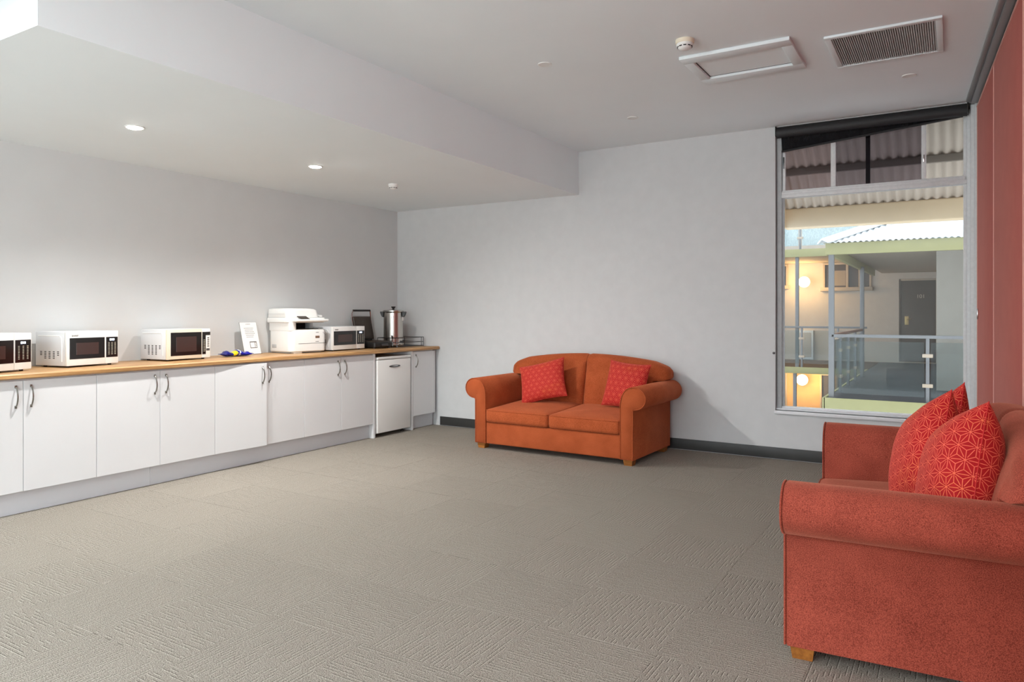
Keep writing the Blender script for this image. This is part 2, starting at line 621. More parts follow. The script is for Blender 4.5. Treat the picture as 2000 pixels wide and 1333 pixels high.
def inset_poly(poly, d):
    n = len(poly)
    area = sum(poly[i][0] * poly[(i + 1) % n][1] - poly[(i + 1) % n][0] * poly[i][1] for i in range(n))
    s = 1 if area > 0 else -1
    out = []
    for i in range(n):
        p0, p1, p2 = Vector(poly[i - 1]), Vector(poly[i]), Vector(poly[(i + 1) % n])
        e1, e2 = (p1 - p0).normalized(), (p2 - p1).normalized()
        n1, n2 = Vector((-e1.y, e1.x)) * s, Vector((-e2.y, e2.x)) * s
        b = n1 + n2
        if b.length < 1e-6:
            b = n1.copy()
        b.normalize()
        k = d / max(0.4, b.dot(n1))
        out.append(tuple(p1 + b * k))
    return out


def tag(o, label=None, cat=None, group=None, kind=None):
    if label: o['label'] = label
    if cat: o['category'] = cat
    if group: o['group'] = group
    if kind: o['kind'] = kind
    return o


def thing(name, label, cat, loc=(0, 0, 0), rz=0.0, group=None, kind=None):
    o = bpy.data.objects.new(name, None)
    o.empty_display_size = 0.1
    COL.objects.link(o)
    o.location = loc
    o.rotation_euler = (0, 0, rz)
    return tag(o, label, cat, group, kind)


def dup(root, loc=None, rz=None, label=None):
    r = root.copy()
    COL.objects.link(r)
    if loc is not None: r.location = loc
    if rz is not None: r.rotation_euler = (0, 0, rz)
    if label: r['label'] = label
    for ch in list(root.children):
        c = ch.copy()
        COL.objects.link(c)
        c.parent = r
        for g in ch.children:
            d = g.copy()
            COL.objects.link(d)
            d.parent = c
    return r


# ------------------------------------------------------------------ room shell
YR = -14.0           # rear wall


def part_x(y):       # face of the folding partition
    return 5.813 - 0.058 * y


MB().box(-0.25, 7.2, YR - 0.2, 0.25, -0.30, -0.006, 'carpet').build('floor', kind='structure')
floor_o = bpy.data.objects['floor']
tile_me = None
for i in range(12):
    for j in range(18):
        if tile_me is None:
            t = MB().box(-0.2495, 0.2495, -0.2495, 0.2495, -0.006, 0.0, 'carpet').build('carpet_tile', floor_o)
            tile_me = t.data
        else:
            t = bpy.data.objects.new('carpet_tile', tile_me)
            COL.objects.link(t)
            t.parent = floor_o
        t.location = (0.21 + 0.25 + 0.5 * i, -0.06 - 0.25 - 0.5 * j, 0.0)
        t.rotation_euler = (0, 0, PI / 2 if (i + j) % 2 else 0)

wl0 = MB()
wl0.box(-0.2, 0.0, -8.8, 0.2, -0.02, Z_HIGH + 0.1, 'wall_paint')
wl0.box(-0.2, 0.0, YR, -13.2, -0.02, Z_HIGH + 0.1, 'wall_paint')
wl0.box(-0.2, 0.0, -13.2, -8.8, -0.02, 0.3, 'wall_paint')
wl0.box(-0.2, 0.0, -13.2, -8.8, 2.6, Z_HIGH + 0.1, 'wall_paint')
wl0.build('wall_left', kind='structure')
WX0, WX1, WZ0 = 4.318, 5.812, 0.425
wb = MB()
wb.box(0.0, WX0, 0.0, 0.2, -0.02, Z_HIGH + 0.1, 'wall_stucco')
wb.box(WX0, 6.6, 0.0, 0.2, -0.02, WZ0, 'wall_stucco')
wb.box(WX0, 6.6, 0.0, 0.2, Z_HIGH - 0.005, Z_HIGH + 0.1, 'wall_stucco')
wb.box(WX1 + 0.03, 6.6, 0.0, 0.2, WZ0, Z_HIGH - 0.005, 'wall_stucco')
wb.box(-3.0, 9.0, 0.05, 0.25, Z_HIGH + 0.2, 7.5, 'wall_stucco')
wb.build('wall_back', kind='structure')
# rear wall with its glazed opening
wr = MB()
wr.box(-0.2, 7.2, YR - 0.2, YR, -0.02, Z_HIGH + 0.1, 'wall_paint')
wr.build('wall_rear', kind='structure')
MB().box(-0.2, 7.2, YR - 0.2, 0.2, Z_HIGH, Z_HIGH + 0.2, 'ceiling_paint').build('ceiling', kind='structure')
XB, YB = 2.396, -5.115
sf = MB()
sf.box(0.0, XB, YB, 0.0, Z_LOW, Z_HIGH, 'soffit_paint')
sf.build('ceiling_bulkhead', kind='structure')
# downstand beam added behind the camera to shade the bulkhead's end face
MB().box(0.0, 3.1, -7.0, -6.75, 2.12, Z_HIGH, 'ceiling_paint').build('added_shade_beam', kind='structure')
# baseboards
MB().box(0.64, 5.80, -0.012, 0.0, 0.0, 0.098, 'baseboard_vinyl', 0.002).build('baseboard_back', kind='structure')
MB().box(0.0, 0.012, YR, -4.85, 0.0, 0.098, 'baseboard_vinyl', 0.002).build('baseboard_left', kind='structure')

# folding partition on the right: tracked panels
rot_p = math.atan(0.058)
part = thing('wall_right', None, None, (5.813, 0, 0), rot_p, kind='structure')
# local frame: +y runs towards the back wall, x=0 is the room face
cs = math.cos(rot_p)
seams = [-0.085 / cs, -1.154 / cs, -2.382 / cs, -3.61 / cs, -4.84 / cs, -6.07 / cs, -6.62 / cs]
for a, b in zip(seams[:-1], seams[1:]):
    MB().box(0.0, 0.09, b + 0.004, a - 0.004, 0.012, 2.858, 'partition_cloth', 0.003).build('panel', part)
    MB().box(-0.004, 0.03, a - 0.0075, a + 0.0005, 0.012, 2.858, 'edge_pink').build('edge_strip', part)
MB().box(-0.006, 0.03, seams[-1], seams[0], 2.856, 2.864, 'edge_pink').build('edge_strip', part)
MB().box(0.03, 0.12, -6.62, 0.08, 0.0, 2.9, 'dark_gap').build('backing', part)
w2 = MB()  # right wall behind the camera, opening added to admit fill daylight
w2.box(6.17, 6.35, -14.0, -6.55, -0.02, 0.32, 'wall_paint')
w2.box(6.17, 6.35, -14.0, -6.55, 2.60, Z_HIGH, 'wall_paint')
w2.box(6.17, 6.35, -9.2, -6.55, 0.32, 2.60, 'wall_paint')
for y_ in (-13.2, -11.2, -9.24):
    w2.box(6.19, 6.27, y_ - 0.04, y_ + 0.04, 0.32, 2.60, 'frame_paint')
w2.build('added_fill_window', kind='structure')
fp = MB()
fp.rbox([(-0.007, 0.002, -0.145, -0.112, 0.003, 1.235), (-0.009, 0.002, -0.150, -0.107, 0.003, 1.25), (-0.009, 0.002, -0.150, -0.107, 0.003, 1.30), (-0.007, 0.002, -0.145, -0.112, 0.003, 1.315)], 'chrome', 3)
fp.build('finger_pull', part, label='small oval metal pull')
tr = MB()
tr.box(-0.075, -0.045, -9.4, -0.10, 2.90, 2.924, 'track_metal', 0.003)
tr.box(-0.045, 0.075, -9.4, -0.10, 2.885, 2.924, 'track_metal', 0.003)
tr.build('trim_1', loc=(5.813, 0, 0), rot=(0, 0, rot_p), kind='structure')

# ------------------------------------------------------------------ window
win = thing('window_1', None, None, (0, 0, 0), kind='structure')
YF0, YF1 = 0.045, 0.115


def wpart(name, boxes, mat='frame_paint', bev=0.003, **k):
    m = MB()
    for b in boxes:
        m.box(*b, mat, bev)
    return m.build(name, win, **k)


wpart('frame_jamb', [(WX0 + 0.006, WX0 + 0.046, YF0, YF1, WZ0, Z_HIGH - 0.01), (WX0 + 0.046, WX0 + 0.060, YF0 + 0.02, YF1, WZ0, Z_HIGH - 0.01)], 'frame_grey')
wpart('frame_jamb', [(5.728, 5.752, YF0 + 0.02, YF1, WZ0, Z_HIGH - 0.01), (5.752, 5.775, YF0, YF1, WZ0, Z_HIGH - 0.01)], 'frame_paint')
wpart('frame_jamb', [(5.775, 5.800, 0.0, YF1, WZ0, Z_HIGH - 0.02), (5.800, 5.832, -0.025, YF1, 0.0, Z_HIGH - 0.02)], 'frame_paint')
wpart('frame_head', [(WX0, WX1, YF0, YF1, Z_HIGH - 0.05, Z_HIGH - 0.005)], 'frame_grey')
wpart('transom', [(WX0 + 0.046, 5.752, YF0 - 0.008, YF1, 2.298, 2.330), (WX0 + 0.046, 5.740, YF0 - 0.002, YF1, 2.330, 2.352), (WX0 + 0.046, 5.740, YF0 + 0.012, YF1, 2.352, 2.366)], 'frame_paint')
wpart('sill', [(WX0 - 0.004, 5.80, -0.022, YF1 + 0.03, WZ0 - 0.028, WZ0), (WX0, 5.80, YF0 - 0.012, YF1, WZ0, WZ0 + 0.016), (WX0, 5.80, YF0 + 0.01, YF1, WZ0 + 0.016, WZ0 + 0.030)], 'sill_white')
# upper sliding sashes
wpart('sash_stile', [(4.372, 4.394, YF0 + 0.01, YF0 + 0.035, 2.366, 2.80)])
wpart('sash_stile', [(4.764, 4.804, YF0 + 0.005, YF0 + 0.035, 2.366, 2.80)])
wpart('sash_stile', [(5.440, 5.474, YF0 + 0.005, YF0 + 0.035, 2.366, 2.86)])
wpart('sash_stile', [(5.030, 5.064, YF0 + 0.045, YF1, 2.366, 2.86)], 'blind_black')
MB().box(4.394, 4.764, YF0 + 0.020, YF0 + 0.024, 2.366, 2.875, 'tinted_glass').build('pane', win)
MB().box(4.804, 5.440, YF0 + 0.020, YF0 + 0.024, 2.366, 2.875, 'dark_tinted_glass').build('pane', win)
MB().box(5.474, 5.728, YF1 - 0.012, YF1 - 0.008, 2.366, 2.875, 'window_glass').build('pane', win)
MB().box(WX0 + 0.055, 5.732, YF1 - 0.016, YF1 - 0.011, WZ0 + 0.02, 2.31, 'window_glass').build('pane', win)
m = MB().box(5.452, 5.462, YF0 - 0.004, YF0 + 0.006, 2.50, 2.56, 'chrome', 0.002)
m.build('catch', win)
m = MB().box(4.374, 4.386, YF0, YF0 + 0.012, 2.56, 2.66, 'dark_steel', 0.002)
m.build('catch', win)

# roller blind, bottom bar hanging askew
bl = thing('roller_blind', 'black roller blind rolled up crookedly at the top of the window', 'blind', (0, 0, 0))
tb = MB()
rings = []
for x in (4.332, 5.752):
    rings.append([(x, 0.012 + 0.040 * math.cos(2 * PI * j / 20), 2.870 + 0.047 * math.sin(2 * PI * j / 20)) for j in range(20)])
tb.loops(rings, 'blind_black').build('roll_tube', bl)
for x in (4.322, 5.752):
    MB().box(x, x + 0.010, -0.03, 0.055, 2.835, 2.922, 'black_plastic', 0.003).build('bracket', bl)
fb = MB()
yb_ = 0.030
fb.add([(4.372, yb_, 2.712), (5.722, yb_, 2.834), (5.722, yb_, 2.88), (4.360, yb_, 2.88),
        (4.372, yb_ + 0.002, 2.712), (5.722, yb_ + 0.002, 2.834), (5.722, yb_ + 0.002, 2.88), (4.360, yb_ + 0.002, 2.88)],
       [(0, 1, 2, 3), (7, 6, 5, 4), (0, 4, 5, 1), (1, 5, 6, 2), (2, 6, 7, 3), (3, 7, 4, 0)], 'blind_mesh')
fb.build('screen_cloth', bl)
MB().tube([(4.366, yb_, 2.706), (5.726, yb_, 2.829)], 0.009, 'blind_black', 8).build('bottom_bar', bl)

m = MB().lathe(0, 0, [(0.006, 0), (0.006, 0.018), (0.011, 0.02), (0.011, 0.03), (0.004, 0.033)], 'dark_steel', 12)
m.build('blind_cord_hook', loc=(4.312, 0.0, 0.93), rot=(PI / 2, 0, 0), label='tiny metal cord hook on the wall beside the left window jamb', cat='hook')

# ------------------------------------------------------------------ ceiling fittings


def downlight(x, y, z, lit, label, group):
    o = thing('downlight', label, 'downlight', (x, y, z), 0, group)
    ring = MB().lathe(0, 0, [(0.036, 0.0), (0.046, 0.0), (0.046, -0.004), (0.041, -0.006), (0.036, -0.004)], 'white_plastic', 28, cap0=False, cap1=False)
    ring.build('trim_ring', o)
    d = MB().lathe(0, 0, [(0.037, -0.001), (0.036, -0.006), (0.028, -0.011), (0.014, -0.0135), (0.002, -0.014)] if lit else [(0.037, -0.001), (0.036, -0.003), (0.002, -0.003)],
                   'led_disc' if lit else 'white_plastic', 28)
    d.build('diffuser', o)
    if lit:
        o.scale = (1.3, 1.3, 1.0)
    return o


downlight(SPOT_XY[0][0], SPOT_XY[0][1], Z_LOW, True, 'lit round downlight in the low ceiling, farther from the corner and nearer the camera', 'lit downlights in the low ceiling')
downlight(SPOT_XY[1][0], SPOT_XY[1][1], Z_LOW, True, 'lit round downlight in the low ceiling nearer the small smoke detector', 'lit downlights in the low ceiling')
downlight(3.36, -2.475, Z_HIGH, False, 'unlit white downlight disc in the high ceiling left of the smoke detector', 'unlit downlights in the high ceiling')
downlight(3.36, -0.94, Z_HIGH, False, 'unlit white downlight disc in the high ceiling nearest the back wall', 'unlit downlights in the high ceiling')
downlight(5.40, -0.965, Z_HIGH, False, 'unlit white downlight disc in the high ceiling between grille and window', 'unlit downlights in the high ceiling')
for k_, (x, y) in enumerate([(1.6, -10.4), (3.4, -10.4), (5.2, -9.4)]):
    downlight(x, y, Z_HIGH, True, ['added fill downlight behind the camera near the left wall', 'added fill downlight behind the camera in the middle', 'added fill downlight behind the camera near the partition'][k_], 'added fill downlights behind the camera')


def smoke_detector(x, y, z, s, label):
    o = thing('smoke_detector', label, 'smoke detector', (x, y, z))
    MB().lathe(0, 0, [(0.050 * s, 0), (0.050 * s, -0.018 * s), (0.047 * s, -0.022 * s), (0.040 * s, -0.022 * s)], 'cream_plastic' if s > 1 else 'white_plastic', 32).build('base', o)
    h = MB().lathe(0, 0, [(0.045 * s, -0.022 * s), (0.045 * s, -0.030 * s), (0.040 * s, -0.034 * s), (0.036 * s, -0.044 * s), (0.024 * s, -0.052 * s), (0.004 * s, -0.054 * s)], 'white_plastic', 32)
    h.build('head', o)
    for k in range(10):
        a = 2 * PI * k / 10
        c, s_ = math.cos(a), math.sin(a)
        MB().box(0.0355 * s, 0.0405 * s, -0.008 * s, 0.008 * s, -0.041 * s, -0.036 * s, 'black_plastic').build('vent_slot', o, rot=(0, 0, a))
    return o


smoke_detector(4.283, -2.41, Z_HIGH, 1.1, 'round cream smoke detector on the high ceiling beside the access hatch')
smoke_detector(1.188, -1.459, Z_LOW, 0.92, 'small white smoke detector on the low ceiling near the corner')

ha = thing('access_hatch', 'white framed access hatch panel in the high ceiling', 'hatch', (0, 0, Z_HIGH))
hx0, hx1, hy0, hy1 = 4.160, 4.832, -2.150, -1.560
ix0, ix1, iy0, iy1 = 4.222, 4.766, -2.045, -1.670
for a in ((hx0, hx1, hy0, iy0), (hx0, hx1, iy1, hy1), (hx0, ix0, iy0, iy1), (ix1, hx1, iy0, iy1)):
    MB().box(*a, -0.022, 0.0, 'grille_white', 0.003).build('frame_rail', ha)
MB().box(ix0 + 0.004, ix1 - 0.004, iy0 + 0.004, iy1 - 0.004, -0.004, 0.0, 'ceiling_paint').build('hatch_panel', ha)
gs = MB()
for a in ((ix0, ix0 + 0.006, iy0, iy1), (ix0, ix1, iy1 - 0.006, iy1)):
    gs.box(*a, -0.005, -0.001, 'dark_cavity')
gs.build('shadow_gap', ha)

gr = thing('return_air_grille', 'white framed ventilation grille with fine grey slats in the high ceiling', 'grille', (0, 0, Z_HIGH))
gx0, gx1, gy0, gy1 = 5.003, 5.610, -2.032, -1.412
fw_ = 0.034
for a in ((gx0, gx1, gy0, gy0 + fw_), (gx0, gx1, gy1 - fw_, gy1), (gx0, gx0 + fw_, gy0 + fw_, gy1 - fw_), (gx1 - fw_, gx1, gy0 + fw_, gy1 - fw_)):
    MB().box(*a, -0.014, 0.0, 'grille_white', 0.002).build('frame_rail', gr)
MB().box(gx0 + fw_, gx1 - fw_, gy0 + fw_, gy1 - fw_, -0.001, 0.0, 'grille_dark').build('cavity', gr)
ns = 46
xs0, xs1 = gx0 + fw_, gx1 - fw_
sl = MB()
for k in range(ns):
    x = xs0 + (k + 0.5) * (xs1 - xs0) / ns
    sl.prism([(x - 0.0055, -0.002), (x + 0.002, -0.011), (x + 0.0045, -0.011), (x - 0.003, -0.002)], 'y', gy0 + fw_, gy1 - fw_, 'grille_slat')
sl.build('slats', gr, kind='stuff')

# ------------------------------------------------------------------ kitchen run
XD = 0.61            # door face
Z_D0, Z_D1 = 0.149, 0.853
handle_me = None


def add_handle(door, y, z=0.753):
    global handle_me
    if handle_me is None:
        pts = []
        for k in range(13):
            t = -1 + 2 * k / 12
            pts.append((0.004 + 0.026 * (1 - t * t) ** 0.8, 0, 0.064 * t))
        m = MB()
        rings_ = m.tube(pts, 0.0048, 'handle_metal', 8)
        for s in (-1, 1):
            m.box(-0.001, 0.007, -0.0065, 0.0065, s * 0.064 - 0.009, s * 0.064 + 0.009, 'handle_metal', 0.002)
        o = m.build('handle', door, label='curved metal bow handle')
        handle_me = o.data
    else:
        o = bpy.data.objects.new('handle', handle_me)
        COL.objects.link(o)
        o.parent = door
        o['label'] = 'curved metal bow handle'
    return o


def cabinet(y0, y1, doors, label, group='white base cabinets under the worktop', ends=(True, True)):
    o = thing('base_cabinet', label, 'cabinet', (0, y0, 0), 0, group)
    L = y1 - y0
    MB().box(0.012, 0.590, 0.0015, L - 0.0015, 0.145, 0.862, 'white_laminate').build('carcass', o)
    for d in doors:
        a, b, side, ajar = d[:4]
        a -= y0
        b -= y0
        # door object origin sits on its hinge edge so it can swing
        hinge_y = b - 0.0016 if side == 'low' else a + 0.0016
        w = (b - a) - 0.0032
        sgn = -1 if side == 'low' else 1
        m = MB().box(-0.018, 0.0, 0 if sgn > 0 else -w, w if sgn > 0 else 0, Z_D0, Z_D1, 'white_laminate', 0.0012, 1)
        dr = m.build('door', o, loc=(XD, hinge_y, 0), rot=(0, 0, ajar))
        h = add_handle(dr, 0)
        h.location = (0.0, sgn * (w - 0.043), 0.753)
    return o


# (y0, y1, handle side low/high y, swing)
cabinet(-4.815, -3.8865, [(-4.815, -4.3493, 'high', 0), (-4.3493, -3.8865, 'low', 0)], 'white double-door base cabinet farthest left, below the cropped microwave')
cabinet(-3.8865, -2.948, [(-3.8865, -3.4175, 'high', 0), (-3.4175, -2.948, 'low', 0)], 'white double-door base cabinet beneath the two middle microwaves')
cabinet(-2.948, -2.0124, [(-2.948, -2.458, 'high', -0.062), (-2.458, -2.0124, 'low', 0)], 'white double-door base cabinet with its left door slightly ajar')
cabinet(-2.0124, -1.0945, [(-2.0124, -1.5467, 'high', 0), (-1.5467, -1.0945, 'low', 0)], 'white double-door base cabinet beneath the printer, left of the fridge')
cabinet(-0.455, -0.082, [(-0.455, -0.0825, 'low', 0)], 'narrow white single-door base cabinet right of the fridge')

for a, b, l in ((-1.0945, -1.064, 'white upright end panel on the left side of the bar fridge'), (-0.490, -0.4555, 'white upright end panel on the right side of the bar fridge')):
    MB().box(0.012, XD + 0.002, a + 0.0015, b - 0.0015, 0.0, 0.862, 'white_laminate', 0.0012, 1).build('end_panel', label=l, cat='panel', group='upright end panels beside the fridge')
MB().box(0.30, XD, -0.0805, -0.062, 0.149, 0.853, 'white_laminate', 0.001, 1).build('filler_strip', label='thin white filler strip closing the cabinet run at the back wall', cat='filler strip')
for a, b, l in ((-4.82, -3.461, 'pale grey kickboard under the left end of the cabinets'), (-3.459, -1.096, 'long pale grey kickboard running under the ajar door to the fridge'), (-0.454, -0.030, 'short pale grey kickboard right of the fridge')):
    MB().box(0.532, 0.550, a, b, 0.0, 0.143, 'kick_laminate', 0.001, 1).build('kickboard', label=l, cat='kickboard', group='kickboards below the cabinets')
wt = MB()
wt.prism([(0.003, 0.864), (0.622, 0.864), (0.635, 0.872), (0.635, 0.892), (0.627, 0.900), (0.003, 0.900)], 'y', -4.83, -0.012, 'oak_top')
wt.build('worktop', label='long oak-look wooden worktop over the white cabinets', cat='worktop')

# bar fridge
fr = thing('bar_fridge', 'white under-counter bar fridge standing between two end panels', 'fridge', (0, -1.0455, 0))
fl_ = 0.5385
MB().box(0.06, 0.575, 0.004, fl_ - 0.004, 0.03, 0.800, 'appliance_white', 0.006).build('body', fr)
MB().rbox([(0.05, 0.622, 0.002, fl_ - 0.002, 0.01, 0.800), (0.05, 0.626, 0.0, fl_, 0.01, 0.806), (0.05, 0.626, 0.0, fl_, 0.01, 0.820), (0.05, 0.622, 0.002, fl_ - 0.002, 0.01, 0.825)], 'appliance_white', 4).build('top_board', fr)
MB().box(0.580, 0.622, 0.004, fl_ - 0.004, 0.042, 0.796, 'appliance_white', 0.008, 3).build('door', fr)
dh = bpy.data.objects[[o.name for o in fr.children if o.name.startswith('door')][0]]
hm = MB()
hr = []
for s, dx in ((0.6, 0.0), (1.0, 0.002), (1.0, 0.006), (0.85, 0.009)):
    hr.append([(0.620 + dx, 0.27 + 0.088 * s * math.cos(2 * PI * j / 28), 0.722 + 0.013 * s * math.sin(2 * PI * j / 28)) for j in range(28)])
hm.loops(hr, 'dark_steel')
hr = []
for s, dx in ((0.62, 0.009), (0.58, 0.0105)):
    hr.append([(0.620 + dx, 0.27 + 0.088 * s * math.cos(2 * PI * j / 28), 0.724 + 0.010 * s * math.sin(2 * PI * j / 28)) for j in range(28)])
hm.loops(hr, 'chrome')
hm.build('handle', dh, label='oval dark metal door grip')
for y in (0.05, fl_ - 0.05):
    for x in (0.10, 0.54):
        MB().lathe(x, y, [(0.018, 0.0), (0.018, 0.012), (0.010, 0.014), (0.010, 0.034)], 'black_plastic', 12).build('foot', fr)

# ------------------------------------------------------------------ microwaves
Z_T = 0.900


def microwave(loc, rz, w, d, h, label, panel='side', cord=False):
    """local frame: origin front-left corner on the worktop, width along +y, depth towards -x, front faces +x"""
    o = thing('microwave', label, 'microwave', loc, rz, 'white microwaves on the worktop')
    z0, z1 = 0.012, 0.012 + h
    MB().box(-d, -0.022, 0, w, z0, z1, 'appliance_side', 0.004).build('casing', o)
    cp = 0.150 * w / 0.45 if panel == 'side' else 0.105
    dw = w - cp * 0.80
    kw = w - dw
    # door with bezel and window
    dm = MB().box(-0.022, 0.0, 0.0, dw - 0.001, z0, z1, 'appliance_white' if panel == 'side' else 'cream_plastic', 0.004)
    dr = dm.build('door', o)
    bz0, bz1 = z0 + 0.046, z1 - 0.045
    if panel != 'side':
        bz0, bz1 = z0 + 0.028, z1 - 0.026
    x0g = 0.020 if panel == 'side' else 0.030
    MB().box(-0.004, 0.0015, x0g, dw - 0.006, bz0, bz1, 'black_gloss', 0.001, 1).build('door_glass', dr)
    MB().rbox([(0.0012, 0.0022, x0g + 0.055 * w / 0.45, dw - 0.06 * w / 0.45, 0.0004, bz0 + 0.030), (0.0012, 0.0022, x0g + 0.055 * w / 0.45, dw - 0.06 * w / 0.45, 0.0004, bz1 - 0.035)], 'oven_window', 1).build('window', dr)
    pm = MB().box(-0.022, -0.001, dw + 0.001, w, z0, z1, 'appliance_white', 0.004)
    pn = pm.build('control_panel', o)
    if panel == 'side':
        MB().box(-0.004, 0.0005, dw + 0.006, w - 0.006, bz0, bz1, 'black_gloss', 0.001, 1).build('panel_face', pn)
        kg = MB()
        for r in range(9):
            for c in range(3):
                yy = dw + 0.016 + (kw - 0.032) * (c + 0.5) / 3
                zz = bz1 - 0.042 - r * (bz1 - bz0 - 0.055) / 9
                kg.box(0.0004, 0.0012, yy - 0.006, yy + 0.006, zz - 0.0022, zz + 0.0022, 'key_grey')
        kg.build('keys', pn, kind='stuff')
        dp = MB()
        yc = dw + kw * 0.5
        for s in (-0.011, 0.010):
            dp.box(0.0006, 0.0014, yc + s - 0.0085, yc + s + 0.0085, bz1 - 0.026, bz1 - 0.012, 'display_blue')
        dp.build('display', pn, label='glowing pale blue clock display')
        R = Matrix(((0, 0, 1, 0.0006), (1, 0, 0, 0.062), (0, 1, 0, z1 - 0.030), (0, 0, 0, 1)))
        MB().text('SHARP', 0.017, R, 'ink_dark').build('lettering', dr)
    else:
        MB().box(-0.004, 0.0005, dw + 0.003, dw + kw * 0.45, bz0, bz1, 'black_gloss', 0.001, 1).build('panel_face', pn)
        MB().box(-0.004, 0.0006, dw + kw * 0.40, w - 0.002, bz1 - 0.028, bz1, 'black_gloss', 0.001, 1).build('display', pn)
        kg = MB()
        for r in range(8):
            kg.box(0.0004, 0.0014, dw + kw * 0.16, dw + kw * 0.36, bz1 - 0.070 - r * 0.013, bz1 - 0.065 - r * 0.013, 'key_grey')
        for r in range(5):
            kg.box(-0.0006, 0.0006, dw + kw * 0.62, dw + kw * 0.84, bz1 - 0.055 - r * 0.017, bz1 - 0.047 - r * 0.017, 'ink_dark')
        kg.box(-0.0006, 0.0008, dw + kw * 0.50, dw + kw * 0.9, bz0 + 0.030, bz0 + 0.048, 'ink_dark')
        kg.build('keys', pn, kind='stuff')
    # pressed side panel and cooling slots on the left side
    sp = MB()
    a, b_, zz0, zz1 = -d + 0.03, -0.05, z0 + 0.03, z1 - 0.03
    sp.tube([(a, -0.0005, zz1), (b_ - 0.02, -0.0005, zz1), (b_, -0.0005, zz1 - 0.02), (b_, -0.0005, zz0)], 0.003, 'appliance_white', 6)
    sp.build('pressed_rib', o)
    vs = MB()
    for c in range(5):
        n = 3 if c in (0, 4) else (5 if panel == 'side' else 7)
        for r in range(n):
            xx = -d + 0.05 + c * (d - 0.13) / 4.4
            zz = z0 + 0.096 - r * 0.0115 + (0 if panel == 'side' else 0.012)
            vs.box(xx, xx + 0.019, -0.0012, 0.001, zz, zz + 0.0055, 'dark_cavity')
    vs.build('vent_slots', o, kind='stuff')
    for x, y in ((-0.045, 0.04), (-0.045, w - 0.04), (-d + 0.045, 0.04), (-d + 0.045, w - 0.04)):
        MB().lathe(x, y, [(0.011, 0.0), (0.013, 0.006), (0.013, 0.013)], 'black_plastic', 12).build('foot', o)
    if cord:
        pts = []
        for k in range(21):
            t = k / 20
            pts.append((-0.20 - 0.03 * math.sin(t * PI), w + 0.085 + 0.075 * math.sin(PI * t) ** 0.8 + 0.03 * t, 0.19 - 0.186 * t + 0.03 * math.sin(2 * PI * t)))
        MB().tube(pts, 0.0034, 'ink', 6).build('power_cord', o)
    return o


R_ = math.radians
microwave((0.325 + 0.233 * math.sin(R_(14)) + 0.19, -4.225 - 0.46 * math.cos(R_(14)) + 0.0, Z_T), R_(20), 0.50, 0.30, 0.240, 'white microwave cut off by the left edge of the photo')
microwave((0.395, -3.975, Z_T), R_(8.5), 0.405, 0.325, 0.240, 'white microwave with black door beside its loose grey cord, second from left', cord=True)
microwave((0.372, -3.205, Z_T), R_(4.3), 0.412, 0.322, 0.240, 'white microwave with cream door frame and unlit narrow control strip', panel='strip')
microwave((0.400, -1.455, Z_T), R_(3.9), 0.50, 0.355, 0.232, 'white microwave between the printer and the sandwich press')

# ------------------------------------------------------------------ printer
pr = thing('printer', 'large white multifunction office printer on the worktop', 'printer', (0.372, -1.975, Z_T), R_(-5.5))
pw, pd = 0.425, 0.335
lo = MB()
lo.rbox([(-pd, 0.006, 0.010, pw - 0.006, 0.05, 0.014), (-pd - 0.004, 0.014, 0.004, pw, 0.055, 0.022), (-pd - 0.004, 0.014, 0.004, pw, 0.055, 0.205), (-pd - 0.002, 0.006, 0.008, pw, 0.05, 0.222), (-pd, -0.01, 0.016, pw - 0.01, 0.04, 0.226)], 'printer_white', 8)
lo.build('lower_body', pr)
MB().box(-pd, -0.04, 0.03, pw - 0.03, 0.0, 0.016, 'printer_grey', 0.003).build('base_plinth', pr)
MB().box(-0.10, 0.004, 0.05, 0.14, 0.0, 0.015, 'printer_white', 0.003).build('foot', pr)
# output bay: left and rear walls, right post
MB().rbox([(-pd - 0.003, 0.006, 0.004, 0.085, 0.03, 0.215), (-pd - 0.003, 0.004, 0.003, 0.085, 0.03, 0.294)], 'printer_white', 6).build('bay_wall', pr)
MB().box(-pd, -pd + 0.08, 0.07, pw - 0.02, 0.222, 0.300, 'dark_cavity').build('bay_rear', pr)
MB().box(-pd + 0.02, -pd + 0.15, pw - 0.055, pw - 0.012, 0.222, 0.300, 'printer_grey', 0.005).build('bay_post', pr)
MB().box(-0.30, -0.03, 0.08, pw - 0.07, 0.224, 0.231, 'dark_cavity', 0.002).build('output_tray', pr)
sc = MB()
sc.rbox([(-pd - 0.02, -0.02, 0.0, pw - 0.01, 0.03, 0.288), (-pd - 0.026, 0.0, -0.008, pw, 0.035, 0.296), (-pd - 0.026, 0.0, -0.008, pw, 0.035, 0.330), (-pd - 0.02, -0.006, -0.004, pw - 0.004, 0.03, 0.336)], 'printer_white', 6)
sc.build('scanner_bed', pr)
cpn = MB()
cpn.rbox([(-0.02, 0.050, 0.035, pw - 0.01, 0.022, 0.300), (-0.02, 0.058, 0.030, pw, 0.025, 0.306), (-0.02, 0.058, 0.030, pw, 0.025, 0.318), (-0.02, 0.050, 0.034, pw - 0.006, 0.022, 0.323)], 'printer_white', 5)
cp_ = cpn.build('control_panel', pr)
ts = MB()
ts.add([(0.045, 0.11, 0.324), (0.045, 0.20, 0.324), (0.000, 0.185, 0.352), (0.000, 0.085, 0.352), (0.040, 0.11, 0.322), (0.040, 0.20, 0.322), (-0.006, 0.185, 0.346), (-0.006, 0.085, 0.346)],
       [(0, 1, 2, 3), (7, 6, 5, 4), (0, 4, 5, 1), (1, 5, 6, 2), (2, 6, 7, 3), (3, 7, 4, 0)], 'grill_dark')
ts.build('touch_screen', cp_, label='tilted dark touch screen')
ad = MB()
